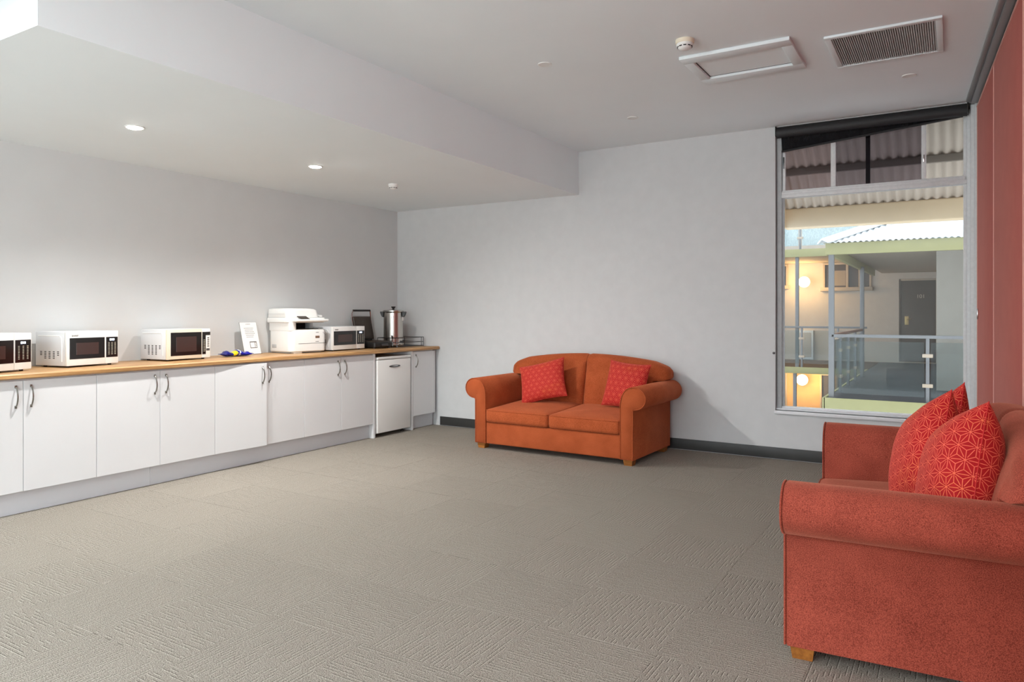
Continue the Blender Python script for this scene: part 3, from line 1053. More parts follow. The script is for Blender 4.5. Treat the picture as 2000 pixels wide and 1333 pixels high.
ad.rbox([(-pd - 0.02, -0.035, 0.0, 0.365, 0.03, 0.336), (-pd - 0.022, -0.030, -0.002, 0.370, 0.04, 0.342), (-pd - 0.022, -0.034, -0.002, 0.355, 0.045, 0.408), (-pd - 0.015, -0.045, 0.004, 0.330, 0.045, 0.420), (-pd + 0.01, -0.08, 0.03, 0.28, 0.05, 0.427)], 'printer_white', 7)
ad.build('document_feeder', pr)
MB().box(-0.28, -0.05, 0.27, pw - 0.004, 0.338, 0.362, 'printer_white', 0.006).build('feeder_tray', pr)
MB().box(-0.049, -0.047, 0.30, 0.38, 0.349, 0.353, 'ink_dark').build('tray_slot', pr)
gl = MB()
for z in (0.296, 0.340, 0.372):
    gl.box(-pd + 0.01, -0.07, -0.0095 if z < 0.33 else -0.0035, 0.02, z - 0.0012, z + 0.0012, 'printer_grey')
gl.build('side_groove', pr)
MB().box(-pd + 0.06, -pd + 0.13, 0.0025, 0.01, 0.050, 0.085, 'printer_grey', 0.002).build('side_recess', pr)
dw_ = MB()
dw_.box(0.006, 0.0152, 0.09, pw - 0.012, 0.0905, 0.0935, 'ink_dark')
dw_.build('drawer_gap', pr)
MB().box(0.010, 0.0155, 0.285, 0.335, 0.140, 0.163, 'label_brown', 0.002).build('sticker', pr, label='small brown square sticker')
lg = MB()
for y, z, w_ in ((0.292, 0.192, 0.034), (0.288, 0.104, 0.040)):
    for k in range(4):
        lg.box(0.0135, 0.0146, y + k * w_ / 4, y + k * w_ / 4 + w_ / 5.5, z, z + 0.006, 'ink_dark')
for k in range(3):
    lg.box(0.0135, 0.0146, 0.375 + k * 0.012, 0.382 + k * 0.012, 0.19 - 0.010 * k, 0.196 - 0.010 * k, 'ink')
lg.build('printed_marks', pr, kind='stuff')

# ------------------------------------------------------------------ paper notice in its stand, foil pack
pa = thing('notice_stand', 'white printed instruction sheet in a leaning clear stand beside the printer', 'notice', (0.150, -2.297, Z_T), R_(7))
tilt = R_(-13)
Rt = Matrix.Rotation(tilt, 4, 'Y')


def leaned(mb):
    mb.v = [tuple(Rt @ Vector(p)) for p in mb.v]
    return mb


leaned(MB().box(0, 0.0008, 0.0, 0.205, 0.004, 0.302, 'paper')).build('sheet', pa)
leaned(MB().box(-0.004, -0.0008, -0.003, 0.208, 0.002, 0.304, 'clear_acrylic')).build('stand_back', pa)
MB().add([(-0.006, 0.0, 0.0), (0.012, 0.0, 0.0), (0.012, 0.21, 0.0), (-0.006, 0.21, 0.0), (-0.006, 0.0, 0.004), (0.012, 0.0, 0.004), (0.012, 0.21, 0.004), (-0.006, 0.21, 0.004)],
         [(0, 3, 2, 1), (4, 5, 6, 7), (0, 1, 5, 4), (1, 2, 6, 5), (2, 3, 7, 6), (3, 0, 4, 7)], 'clear_acrylic').build('stand_foot', pa)
MB().box(-0.085, 0.0, 0.205, 0.2085, 0.0, 0.006, 'clear_acrylic').build('stand_brace', pa)
tx = MB()
random.seed(3)
for k, (yc, wl) in enumerate([(0.10, 0.055), (0.10, 0.115), (0.10, 0.10), (0.105, 0.112), (0.108, 0.122), (0.105, 0.10), (0.10, 0.085)]):
    z = 0.285 - (0 if k == 0 else 0.022 + 0.0165 * k)
    y = yc - wl / 2
    while y < yc + wl / 2:
        ww = random.uniform(0.008, 0.018)
        tx.box(0.0008, 0.0011, y, min(y + ww, yc + wl / 2), z - 0.0022, z + 0.0022, 'ink')
        y += ww + 0.003
leaned(tx).build('printed_lines', pa, kind='stuff')
dg_ = MB()
for b in ((0.085, 0.170, 0.113, 0.121), (0.085, 0.170, 0.058, 0.064), (0.085, 0.091, 0.058, 0.121), (0.164, 0.170, 0.058, 0.121), (0.143, 0.147, 0.058, 0.121)):
    dg_.box(0.0008, 0.0011, b[0], b[1], b[2], b[3], 'ink_dark')
for z in (0.075, 0.090, 0.105):
    dg_.box(0.0008, 0.0011, 0.152, 0.159, z, z + 0.006, 'ink_dark')
leaned(dg_).build('printed_microwave_drawing', pa)


def foil_mat():
    m, nt, b = new_mat('foil_pack')
    tc = nt.nodes.new('ShaderNodeTexCoord')
    sp = nt.nodes.new('ShaderNodeSeparateXYZ')
    nt.links.new(tc.outputs['Object'], sp.inputs[0])
    nz = nt.nodes.new('ShaderNodeTexNoise')
    nz.inputs['Scale'].default_value = 38
    nt.links.new(tc.outputs['Object'], nz.inputs['Vector'])
    t = mathn(nt, 'ADD', sp.outputs[1], mathn(nt, 'MULTIPLY', mathn(nt, 'SUBTRACT', nz.outputs['Fac'], 0.5), 0.05))
    r = nt.nodes.new('ShaderNodeValToRGB')
    r.color_ramp.interpolation = 'CONSTANT'
    e = r.color_ramp.elements
    e[0].position = 0.0
    e[0].color = lin((20, 26, 120))
    e[1].position = 0.33
    e[1].color = lin((232, 214, 30))
    for p, c in ((0.46, (22, 30, 140)), (0.52, (215, 220, 235)), (0.56, (18, 26, 150))):
        k = e.new(p)
        k.color = lin(c)
    nt.links.new(mathn(nt, 'ADD', mathn(nt, 'MULTIPLY', t, 3.4), 0.5), r.inputs['Fac'])
    nt.links.new(r.outputs['Color'], b.inputs['Base Color'])
    b.inputs['Roughness'].default_value = 0.25
    b.inputs['Metallic'].default_value = 0.15
    MATS['foil_pack'] = m


foil_mat()
pk = MB()
rows = []
random.seed(5)
for i in range(25):
    t = -1 + 2 * i / 24
    e_ = abs(t)
    body = max(0.0, 1 - max(0, e_ - 0.72) / 0.2) if e_ < 0.92 else 0.0
    hw = 0.052 + 0.012 * (1 - body)
    hz = 0.004 + 0.024 * body * (0.75 + 0.25 * math.sin(7 * t + 1))
    zc = 0.020 * (1 - body) + hz * body + 0.004
    ring = []
    for j in range(18):
        a = 2 * PI * j / 18
        rr = 1 + random.uniform(-0.05, 0.05)
        ring.append((hw * math.cos(a) * rr, 0.135 * t, max(0.001, zc + hz * math.sin(a) * rr)))
    rows.append(ring)
pk.loops(rows, 'foil_pack')
pk.build('foil_packet', loc=(0.270, -2.485, Z_T), rot=(0, 0, R_(-8)), label='crumpled blue and yellow foil packet lying in front of the paper notice', cat='packet', ang=25)

# ------------------------------------------------------------------ sandwich press, urn, rack
gp = thing('sandwich_press', 'open dark sandwich press with chrome handle arms on the worktop', 'sandwich press', (0.215, -0.70, Z_T), R_(-4))
MB().rbox([(-0.115, 0.20, -0.135, 0.135, 0.03, 0.012), (-0.12, 0.21, -0.14, 0.14, 0.035, 0.022), (-0.12, 0.21, -0.14, 0.14, 0.035, 0.058), (-0.115, 0.20, -0.135, 0.135, 0.03, 0.066)], 'black_plastic', 5).build('base', gp)
bp_ = MB().box(-0.085, 0.185, -0.118, 0.118, 0.066, 0.076, 'grill_dark', 0.003)
for k in range(11):
    y = -0.105 + k * 0.021
    bp_.box(-0.07, 0.17, y - 0.004, y + 0.004, 0.075, 0.080, 'grill_dark')
bp_.build('lower_plate', gp)
MB().box(0.208, 0.222, -0.05, 0.05, 0.022, 0.05, 'dark_steel', 0.004).build('drip_tray', gp)
for x in (-0.09, 0.17):
    for y in (-0.11, 0.11):
        MB().lathe(x, y, [(0.014, 0), (0.014, 0.014)], 'black_plastic', 10).build('foot', gp)
lidt = Matrix.Translation((-0.085, 0, 0.095)) @ Matrix.Rotation(R_(-14), 4, 'Y')
ld = MB().box(-0.035, 0.012, -0.130, 0.130, 0.0, 0.255, 'grill_dark', 0.010, 3)
ld.v = [tuple(lidt @ Vector(p)) for p in ld.v]
ldo = ld.build('lid', gp)
lp = MB().box(0.010, 0.018, -0.112, 0.112, 0.02, 0.240, 'grill_dark', 0.003)
lp.v = [tuple(lidt @ Vector(p)) for p in lp.v]
lp.build('upper_plate', ldo)
for s in (-1, 1):
    am = MB().tube([tuple(lidt @ Vector(p)) for p in ((-0.01, s * 0.139, -0.01), (-0.012, s * 0.139, 0.12), (-0.008, s * 0.139, 0.22), (0.004, s * 0.136, 0.285), (0.020, s * 0.126, 0.318))], 0.007, 'chrome', 8)
    am.build('handle_arm', gp, label='chrome side arm')
MB().tube([tuple(lidt @ Vector(p)) for p in ((0.020, -0.124, 0.318), (0.020, 0.124, 0.318))], 0.011, 'black_plastic', 10).build('handle_grip', gp)
MB().tube([(-0.10, -0.11, 0.09), (-0.10, 0.11, 0.09)], 0.014, 'dark_steel', 10).build('hinge', gp)

rk = thing('wire_rack', 'low dark wire rack standing in front of the steel urn', 'rack', (0, 0, Z_T))
rx0, rx1, ry0, ry1 = 0.155, 0.435, -0.520, -0.055
for z in (0.008, 0.052, 0.104):
    MB().tube([(rx0, ry0, z), (rx1, ry0, z), (rx1, ry1, z), (rx0, ry1, z), (rx0, ry0, z)], 0.0035 if z < 0.1 else 0.0042, 'dark_steel', 6).build('rail', rk)
for x, y in ((rx0, ry0), (rx1, ry0), (rx1, ry1), (rx0, ry1), (rx1 - 0.03, ry1)):
    MB().tube([(x, y, 0.0), (x, y, 0.104)], 0.0042, 'dark_steel', 6).build('post', rk)
bw = MB()
for k in range(9):
    x = rx0 + (k + 1) * (rx1 - rx0) / 10
    bw.tube([(x, ry0, 0.008), (x, ry1, 0.008)], 0.002, 'dark_steel', 5)
bw.build('base_wires', rk, kind='stuff')

ux, uy = 0.285, -0.405
ur = thing('water_urn', 'stainless steel hot water urn with black lid knob', 'urn', (ux, uy, Z_T + 0.0125), R_(0))
ur.scale = (1.10, 1.10, 1.03)
ub = MB()
ub.lathe(0, 0, [(0.092, 0.0), (0.104, 0.003), (0.106, 0.014), (0.100, 0.022), (0.0985, 0.36), (0.108, 0.372), (0.108, 0.378), (0.09, 0.378)], 'steel', 40)
ub.build('tank', ur)
MB().lathe(0, 0, [(0.1065, 0.379), (0.1065, 0.384), (0.095, 0.390), (0.03, 0.396), (0.004, 0.397)], 'steel', 40).build('lid', ur)
MB().lathe(0, 0, [(0.012, 0.396), (0.010, 0.404), (0.018, 0.416), (0.024, 0.422), (0.022, 0.428), (0.004, 0.430)], 'black_plastic', 20).build('lid_knob', ur)
for a in (R_(30), R_(210)):
    h = MB()
    h.prism([(0.095, 0.366), (0.128, 0.374), (0.130, 0.362), (0.112, 0.318), (0.097, 0.312)], 'y', -0.036, 0.036, 'black_plastic')
    h.build('side_handle', ur, rot=(0, 0, a))
fa = R_(-32)      # the tap faces the room
t_ = MB()
t_.tube([(0.095, 0, 0.045), (0.135, 0, 0.045), (0.150, 0, 0.030), (0.152, 0, 0.005)], 0.010, 'chrome', 10)
t_.tube([(0.135, 0, 0.050), (0.135, 0, 0.085)], 0.008, 'chrome', 8)
tp = t_.build('tap', ur, rot=(0, 0, fa + R_(-22)))
MB().tube([(0.135, 0, 0.085), (0.150, 0, 0.098), (0.182, 0, 0.112)], 0.008, 'black_plastic', 8).build('tap_lever', tp)
sg = MB()
sg.tube([(0.112, 0, 0.07), (0.112, 0, 0.30)], 0.006, 'clear_acrylic', 10)
sg.tube([(0.112, 0, 0.298), (0.112, 0, 0.325)], 0.009, 'chrome', 10)
sg.tube([(0.112, 0, 0.055), (0.112, 0, 0.078)], 0.010, 'chrome', 10)
sg.tube([(0.097, 0, 0.31), (0.115, 0, 0.31)], 0.006, 'chrome', 8)
sg.build('sight_tube', ur, rot=(0, 0, fa + R_(-22)))
MB().box(0.097, 0.1015, -0.028, 0.028, 0.275, 0.325, 'paper', 0.001).build('label_plate', ur, rot=(0, 0, R_(28)))
MB().box(0.098, 0.108, -0.012, 0.012, 0.035, 0.065, 'black_plastic', 0.003).build('switch', ur, rot=(0, 0, R_(30)))
MB().lathe(0, 0, [(0.012, 0), (0.014, 0.006), (0.010, 0.014)], 'black_plastic', 12).build('dial', ur, loc=(0.098 * math.cos(R_(0)), 0.0, 0.045), rot=(0, PI / 2, 0))

# ------------------------------------------------------------------ sofas


def arm_profile():
    """(x, z) outline of a scroll arm; inner face at +x, roll hangs out at -x"""
    p = [(0.0, 0.05), (0.118, 0.05), (0.118, 0.500)]
    for a in range(15, 91, 15):           # inner shoulder
        t = R_(a)
        p.append((0.0 + 0.118 * math.cos(t) ** 0.9 if a < 90 else 0.0, 0.500 + 0.163 * math.sin(t)))
    for a in range(105, 271, 15):         # outer roll
        t = R_(a)
        p.append((-0.012 + 0.103 * math.cos(t), 0.568 + 0.096 * math.sin(t)))
    p.append((-0.002, 0.462))
    return p


def mirror(poly, w):
    return [(w - u, v) for u, v in reversed(poly)]


SW, SD = 1.61, 0.90


def sofa(name, loc, rz, mat, label):
    o = thing(name, label, 'sofa', loc, rz)
    # lower frame
    b = MB().box(0.118, SW - 0.118, 0.012, 0.86, 0.05, 0.252, mat, 0.012, 3)
    b.build('base_frame', o)
    prof = arm_profile()
    for side in (0, 1):
        poly = prof if side == 0 else mirror(prof, SW)
        a = MB().prism(poly, 'y', 0.0, SD - 0.02, mat, True, 0.014)
        ao = a.build('arm', o, ang=50)
        pts = [(u, 0.004, v) for u, v in inset_poly(poly, 0.003)]
        MB().tube(pts[1:] + pts[:1], 0.0045, mat, 6).build('piping', ao)
    # seat cushions
    xm = SW / 2 - 0.008
    for x0, x1 in ((0.120, xm - 0.002), (xm + 0.002, SW - 0.120)):
        y0, y1 = -0.008, 0.70
        z0, z1 = 0.256, 0.372
        c = MB()
        lv = []
        for ins, z in ((0.016, z0), (0.004, z0 + 0.006), (0.0, z0 + 0.03), (0.0, z1 - 0.02), (0.004, z1 - 0.006), (0.014, z1 + 0.001), (0.05, z1 + 0.009), (0.11, z1 + 0.017), (0.18, z1 + 0.022), (0.26, z1 + 0.025), (0.315, z1 + 0.026)):
            r = max(0.004, 0.03 - ins * 0.05)
            lv.append((x0 + ins, x1 - ins, y0 + ins, y1 - ins * 0.9, r, z))
        c.rbox(lv, mat, 4)
        c.v = [(p[0], p[1], p[2] + (0.032 * max(0, p[1]) / 0.7 if p[2] > z0 + 0.06 else 0)) for p in c.v]
        co = c.build('seat_cushion', o, ang=60)
        zz = z1 - 0.004
        MB().tube([(x0 + 0.003, y1 - 0.1, zz), (x0 + 0.003, y0 + 0.03, zz), (x0 + 0.010, y0 + 0.008, zz), (x0 + 0.03, y0 + 0.002, zz),
                   (x1 - 0.03, y0 + 0.002, zz), (x1 - 0.010, y0 + 0.008, zz), (x1 - 0.003, y0 + 0.03, zz), (x1 - 0.003, y1 - 0.1, zz)], 0.0038, mat, 6).build('piping', co)

    # back, two halves meeting at a centre seam
    def ztop(x):
        u = (x - SW / 2) / 0.845
        return 0.884 - 0.082 * abs(u) ** 2.0 - 0.030 * max(0, abs(u) - 0.8) / 0.2

    def section(x, k, bulge):
        """closed (y,z) loop; k in 0..1 shrinks it towards its middle at the ends"""
        zt = ztop(x)
        inside = min(1, max(0, (min(x, SW - x) - 0.100) / 0.03))
        inside = inside * inside * (3 - 2 * inside)
        zb = 0.660 * (1 - inside) + 0.34 * inside
        L = []
        n1 = 8
        for i in range(n1):                      # front face rising from the seat
            t = i / (n1 - 1)
            z = zb + (zt - 0.075 - zb) * t
            zn = (z - 0.34) / 0.47
            y = 0.650 + 0.095 * zn - bulge * math.sin(PI * min(1, max(0, zn))) ** 0.8
            L.append((y, z))
        yf, r = L[-1][0], 0.075
        for i in range(1, 7):                    # top roll
            t = i / 6 * PI / 2
            L.append((yf + 0.075 - 0.075 * math.cos(t), zt - r + r * math.sin(t)))
        for i in range(1, 6):
            t = i / 5 * PI / 2
            L.append((0.835 + 0.06 * math.sin(t), zt - 0.06 + 0.06 * math.cos(t)))
        L.append((0.895, (zt + zb) / 2))
        L.append((0.895, zb + 0.02))
        L.append((0.86, zb))
        cy = sum(p[0] for p in L) / len(L)
        cz = sum(p[1] for p in L) / len(L)
        return [(x, cy + (y - cy) * k, cz + (z - cz) * k) for y, z in L]
    for s in (0, 1):
        xs = []
        N = 26
        for i in range(N + 1):
            t = i / N
            x = -0.036 + (SW / 2 + 0.036 - 0.003) * t
            k = 1.0
            if t < 0.06:
                k = 0.72 + 0.28 * math.sin(PI / 2 * t / 0.06)
            seam = max(0, (t - 0.965) / 0.035)
            k *= 1 - 0.045 * seam ** 2
            bulge = 0.048 * (1 - seam) * min(1, t / 0.2 + 0.3)
            sec = section(x, k, bulge)
            if s == 1:
                sec = [(SW - p[0], p[1], p[2]) for p in sec]
            xs.append(sec)
        MB().loops(xs, mat).build('back_panel', o, ang=70)
    MB().box(0.03, SW - 0.03, 0.80, 0.872, 0.05, 0.66, mat, 0.015, 2).build('rear_panel', o)
    for x in (0.012, SW - 0.012 - 0.085):
        for y in (0.02, 0.76):
            lg_ = MB()
            lg_.add([(x + 0.008, y + 0.008, 0.0), (x + 0.077, y + 0.008, 0.0), (x + 0.077, y + 0.077, 0.0), (x + 0.008, y + 0.077, 0.0),
                     (x, y, 0.051), (x + 0.085, y, 0.051), (x + 0.085, y + 0.085, 0.051), (x, y + 0.085, 0.051)],
                    [(0, 3, 2, 1), (4, 5, 6, 7), (0, 1, 5, 4), (1, 2, 6, 5), (2, 3, 7, 6), (3, 0, 4, 7)], 'leg_wood')
            lg_.build('leg', o, label='short tapered wooden foot')
    return o


A1, O1 = R_(-1.43), (1.775, -0.963, 0)
O2 = (5.035, -2.232, 0)
A2 = math.atan2(-0.9985, 0.054)
sofa('sofa', O1, A1, 'sofa_orange', 'burnt orange two-seat sofa with scroll arms against the back wall')
sofa('sofa', O2, A2, 'sofa_orange_shaded', 'matching two-seat sofa with scroll arms against the red partition, redder light put into its colour')


def cushion(name, O, A, c, ex, ey, w, h, th, label, group):
    """c, ex, ey given in the sofa's own frame"""
    R = Matrix.Rotation(A, 4, 'Z')
    ex = (R @ Vector(ex)).normalized()
    ey = R @ Vector(ey)
    ey = (ey - ex * ey.dot(ex)).normalized()
    ez = ex.cross(ey)
    pos = Vector(O) + R @ Vector(c)
    M = Matrix((ex, ey, ez)).transposed().to_4x4()
    M.translation = pos
    o = thing(name, label, 'cushion', (0, 0, 0), 0, group)
    o.matrix_world = M
    N = 22

    def pt(u, v, s):
        px = u * (1 - 0.075 * (1 - v * v) * 1.0 * abs(u) ** 2) if True else u
        py = v * (1 - 0.075 * (1 - u * u) * 1.0 * abs(v) ** 2)
        t = ((1 - abs(u) ** 2.6) * (1 - abs(v) ** 2.6)) ** 0.5
        wr = 1 + 0.03 * math.sin(9 * u + 4 * v) * abs(u * v)
        return (px * w / 2, py * h / 2, s * th / 2 * t * wr)
    f = MB()
    for s in (1, -1):
        vs, fs = [], []
        for i in range(N + 1):
            for j in range(N + 1):
                u, v = math.sin(PI / 2 * (-1 + 2 * i / N)), math.sin(PI / 2 * (-1 + 2 * j / N))
                vs.append(pt(u, v, s))
        for i in range(N):
            for j in range(N):
                a = i * (N + 1) + j
                q = (a, a + N + 1, a + N + 2, a + 1)
                fs.append(q if s > 0 else q[::-1])
        f.add(vs, fs, 'cushion_print', True)
    fo = f.build('cover', o, ang=180)
    # flat cloth coordinates (metres along the surface) for the print
    def arc(n_):
        acc, prev, tab = 0.0, None, []
        for k in range(n_ + 1):
            u = k / n_
            p = (u * w / 2, th / 2 * (1 - u ** 2.6) ** 0.5)
            if prev:
                acc += math.hypot(p[0] - prev[0], p[1] - prev[1])
            tab.append(acc)
            prev = p
        return tab
    tab = arc(200)
    uvl = fo.data.uv_layers.new(name='cloth')
    half = (N + 1) ** 2
    uvs = []
    for q in range(2 * half):
        i, jv = divmod(q % half, N + 1)
        u, v = math.sin(PI / 2 * (-1 + 2 * i / N)), math.sin(PI / 2 * (-1 + 2 * jv / N))
        uvs.append(tuple(math.copysign(tab[min(200, int(round(abs(t) * 200)))], t) for t in (u, v)))
    for lp in fo.data.loops:
        uvl.data[lp.index].uv = uvs[lp.vertex_index]
    edge = []
    K = 24
    for k in range(4 * K + 1):
        q, t = divmod(k, K)
        t = -1 + 2 * t / K
        u, v = [(t, -1), (1, t), (-t, 1), (-1, -t), (t, -1)][q]
        edge.append(pt(u, v, 1))
    MB().tube(edge, 0.0022, 'cushion_seam', 6).build('seam', o)
    return o


simple('cushion_seam', (186, 34, 32), 0.8)
G1, G2 = 'red patterned cushions on the orange sofa', 'red patterned cushions on the rust red sofa'


def corners_cushion(O, A, TL, TR, BR, BL, th, label, group):
    TL, TR, BR, BL = [Vector(p) for p in (TL, TR, BR, BL)]
    c = (TL + TR + BR + BL) / 4
    ex = (TR + BR - TL - BL) / 2
    ey = (TL + TR - BL - BR) / 2
    return cushion('cushion', O, A, c, ex, ey, ex.length, ey.length, th, label, group)


corners_cushion(O1, A1, (0.161, 0.52, 0.721), (0.625, 0.575, 0.861), (0.768, 0.455, 0.492), (0.302, 0.37, 0.398), 0.15, 'red star-patterned cushion on the left half of the orange sofa', G1)
corners_cushion(O1, A1, (1.149, 0.58, 0.844), (1.572, 0.51, 0.817), (1.517, 0.40, 0.408), (1.094, 0.46, 0.435), 0.15, 'red star-patterned cushion behind the right arm of the orange sofa', G1)


def rolled_cushion(c, yaw, lean, roll, size, th, label):
    """yaw turns the face (-y) about z, lean tips it back, roll spins it in its plane"""
    M = Matrix.Rotation(R_(yaw), 3, 'Z') @ Matrix.Rotation(R_(-lean), 3, 'X')
    ex = M @ Vector((math.cos(R_(roll)), 0, math.sin(R_(roll))))
    ey = M @ Vector((-math.sin(R_(roll)), 0, math.cos(R_(roll))))
    return cushion('cushion', O2, A2, c, ex, ey, size, size, th, label, G2)


rolled_cushion((1.22, 0.578, 0.668), 9, 13.5, 24, 0.46, 0.25, 'red star-patterned cushion nearest the camera on the sofa by the partition')
rolled_cushion((0.96, 0.465, 0.678), 12, 15, 26, 0.46, 0.20, 'red star-patterned cushion in the middle of the three on the sofa by the partition')
rolled_cushion((0.70, 0.535, 0.678), 12, 14, 30, 0.46, 0.16, 'red star-patterned cushion mostly hidden behind another, nearest the window')

# ------------------------------------------------------------------ outdoors: verandah over the window
vr = thing('verandah_roof', 'corrugated verandah roof with cream eaves beam just outside the window', 'roof', (0, 0, 0))
tanp = 0.62
YE, ZE = 1.60, 2.425


def corrugated(x0, x1, y0, z0, y1, z1, pitch, amp, mat, n_per=8, thick=0.006):
    n = int((x1 - x0) / pitch * n_per)
    top, bot = [], []
    vs, fs = [], []
    for i in range(n + 1):
        x = x0 + (x1 - x0) * i / n
        dz = amp * math.sin(2 * PI * (x - x0) / pitch)
        vs += [(x, y0, z0 + dz), (x, y1, z1 + dz), (x, y0, z0 + dz + thick), (x, y1, z1 + dz + thick)]
    for i in range(n):
        a, b = 4 * i, 4 * i + 4
        fs += [(a, a + 1, b + 1, b), (a + 2, b + 2, b + 3, a + 3), (a, b, b + 2, a + 2), (a + 1, a + 3, b + 3, b + 1)]
    return MB().add(vs, fs, mat, True)


corrugated(4.08, 6.9, 0.21, ZE + tanp * (YE - 0.21), YE + 0.16, ZE - tanp * 0.16, 0.086, 0.015, 'roof_under').build('roof_sheet', vr, ang=80)
MB().box(4.085, 6.9, YE, YE + 0.14, 2.195, 2.41, 'eave_cream', 0.02, 3).build('eaves_beam', vr, label='cream painted eaves beam')
for yp in (1.06,):
    zp = ZE + tanp * (YE - yp)
    MB().box(4.10, 6.9, yp, yp + 0.045, zp - 0.088, zp - 0.022, 'purlin_brown', 0.003).build('purlin', vr)
rf = MB()
rf.prism([(0.21, ZE + tanp * (YE - 0.21) - 0.16), (YE, 2.205), (YE, ZE), (0.21, ZE + tanp * (YE - 0.21))], 'x', 4.06, 4.10, 'eave_cream')
rf.build('barge_board', vr)

# walkway bridge across the courtyard
wk = thing('walkway', None, None, (0, 0, 0), kind='structure')
MB().box(4.02, 9.5, 5.06, 14.34, -0.16, -0.004, 'ext_floor').build('deck', wk)
MB().box(4.00, 9.5, 5.03, 5.06, -0.19, 0.012, 'ext_green', 0.004).build('edge_fascia', wk)
MB().box(3.98, 4.02, 5.03, 11.4, -0.19, 0.012, 'ext_green', 0.004).build('edge_fascia', wk)

# pavilion roof over the walkway
pv = thing('pavilion_roof', 'white corrugated hipped roof with green fascia over the walkway', 'roof', (0, 0, 0))
RT = 0.44
sh = MB()
ex0, ey0, ez0 = 3.98, 5.04, 2.335
pit, am = 0.076, 0.010
vs, fs = [], []
n = 600
XR = 9.5
for i in range(n + 1):
    x = ex0 + 0.10 + (XR - ex0 - 0.10) * i / n
    dz = am * math.sin(2 * PI * x / pit)
    run = min(4.2, max(0.02, x - ex0 - 0.06))
    vs += [(x, ey0, ez0 + dz), (x, ey0 + run, ez0 + run * RT + dz), (x, ey0, ez0 + dz - 0.006), (x, ey0 + run, ez0 + run * RT + dz - 0.006)]
for i in range(n):
    a, b = 4 * i, 4 * i + 4
    fs += [(a, b, b + 1, a + 1), (a + 2, a + 3, b + 3, b + 2), (a, a + 2, b + 2, b), (a + 1, b + 1, b + 3, a + 3)]
sh.add(vs, fs, 'ext_roof', True)
sh.build('roof_sheet', pv, ang=80)
hp = MB()
hp.prism([(-0.13, -0.012), (0.0, 0.052), (0.13, -0.012), (0.12, -0.03), (0.0, 0.03), (-0.12, -0.03)], 'y', 0.0, 6.6, 'ext_roof')
Mh = Matrix.Translation((ex0, ey0, ez0 + 0.012)) @ Matrix.Rotation(-PI / 4, 4, 'Z') @ Matrix.Rotation(math.atan(RT / math.sqrt(2)), 4, 'X')
hp.v = [tuple(Mh @ Vector(p)) for p in hp.v]
hp.build('hip_cap', pv)
sd = MB()
sd.add([(ex0, ey0, ez0), (ex0, 12.5, ez0), (ex0 + 4.2, 12.5, ez0 + 4.2 * RT), (ex0 + 4.2, ey0 + 4.2, ez0 + 4.2 * RT), (ex0, ey0, ez0 - 0.006), (ex0, 12.5, ez0 - 0.006), (ex0 + 4.2, 12.5, ez0 + 4.2 * RT - 0.006), (ex0 + 4.2, ey0 + 4.2, ez0 + 4.2 * RT - 0.006)],
       [(0, 1, 2, 3), (7, 6, 5, 4), (0, 4, 5, 1), (1, 5, 6, 2), (2, 6, 7, 3), (3, 7, 4, 0)], 'ext_roof')
sd.build('side_roof_sheet', pv)
MB().box(4.02, XR, 5.07, 5.13, 2.152, 2.325, 'ext_green', 0.004).build('fascia', pv, label='pale green fascia board')
MB().box(4.02, 4.08, 5.13, 12.4, 2.152, 2.325, 'ext_green', 0.004).build('fascia', pv, label='pale green fascia board')
MB().box(4.08, XR, 5.13, 14.3, 2.30, 2.32, 'ext_soffit').build('soffit', pv)
for x, y in ((4.06, 5.08), (4.06, 9.35)):
    MB().box(x, x + 0.075, y, y + 0.075, -0.004, 2.20, 'ext_post', 0.004).build('post', pv)


# balustrades


def balustrade(label, pts, z0, zt, glass, posts, panels, mat_rail='ext_post', name='glass_balustrade'):
    o = thing(name, label, 'balustrade', (0, 0, 0))
    (xa, ya), (xb, yb) = pts
    d = Vector((xb - xa, yb - ya, 0))
    L = d.length
    d.normalize()
    a = math.atan2(d.y, d.x)
    M = Matrix.Translation((xa, ya, z0)) @ Matrix.Rotation(a, 4, 'Z')

    def put(mb, nm, **k):
        mb.v = [tuple(M @ Vector(p)) for p in mb.v]
        return mb.build(nm, o, **k)
    H = zt - z0
    if mat_rail:
        put(MB().box(0, L, -0.03, 0.03, H - 0.045, H, mat_rail, 0.006), 'top_rail')
    for t in posts:
        put(MB().box(t - 0.022, t + 0.022, -0.022, 0.022, 0.0, H - 0.04, 'ext_post', 0.003), 'post')
        for z in (H * 0.26, H * 0.70):
            put(MB().box(t - 0.065, t + 0.065, -0.03, 0.012, z - 0.025, z + 0.025, 'ext_trim', 0.004), 'clamp')
    for t0, t1 in panels:
        put(MB().box(t0, t1, -0.006, 0.006, 0.085, H - 0.10, glass), 'glass_panel')
    return o


balustrade('glass balustrade across the near edge of the walkway', ((4.10, 5.11), (9.5, 5.11)), 0.0, 0.962, 'balustrade_glass', [1.25, 3.0], [(0.06, 1.21), (1.29, 2.96), (3.04, 5.3)])
balustrade('glass balustrade with brown rail running back along the walkway side', ((4.085, 5.2), (4.085, 9.35)), 0.0, 0.962, 'balustrade_glass', [1.0, 2.05, 3.1], [(0.05, 0.96), (1.04, 2.01), (2.09, 3.06), (3.14, 4.1)], 'ext_rail_brown')
YL = 11.404
balustrade('glass balustrade of the middle balcony across the courtyard', ((-2.0, YL), (4.0, YL)), 0.003, 0.965, 'balustrade_glass', [3.4, 4.62, 5.4], [(2.0, 3.36), (3.44, 4.58), (4.66, 5.36), (5.44, 5.95)])
balustrade('pale blue glass balustrade of the top balcony under the eaves', ((-2.0, YL), (9.0, YL)), 2.77, 3.80, 'frosted_balustrade', [3.2, 4.585, 6.0], [(1.8, 3.16), (3.24, 4.545), (4.625, 5.96), (6.04, 8.0)])

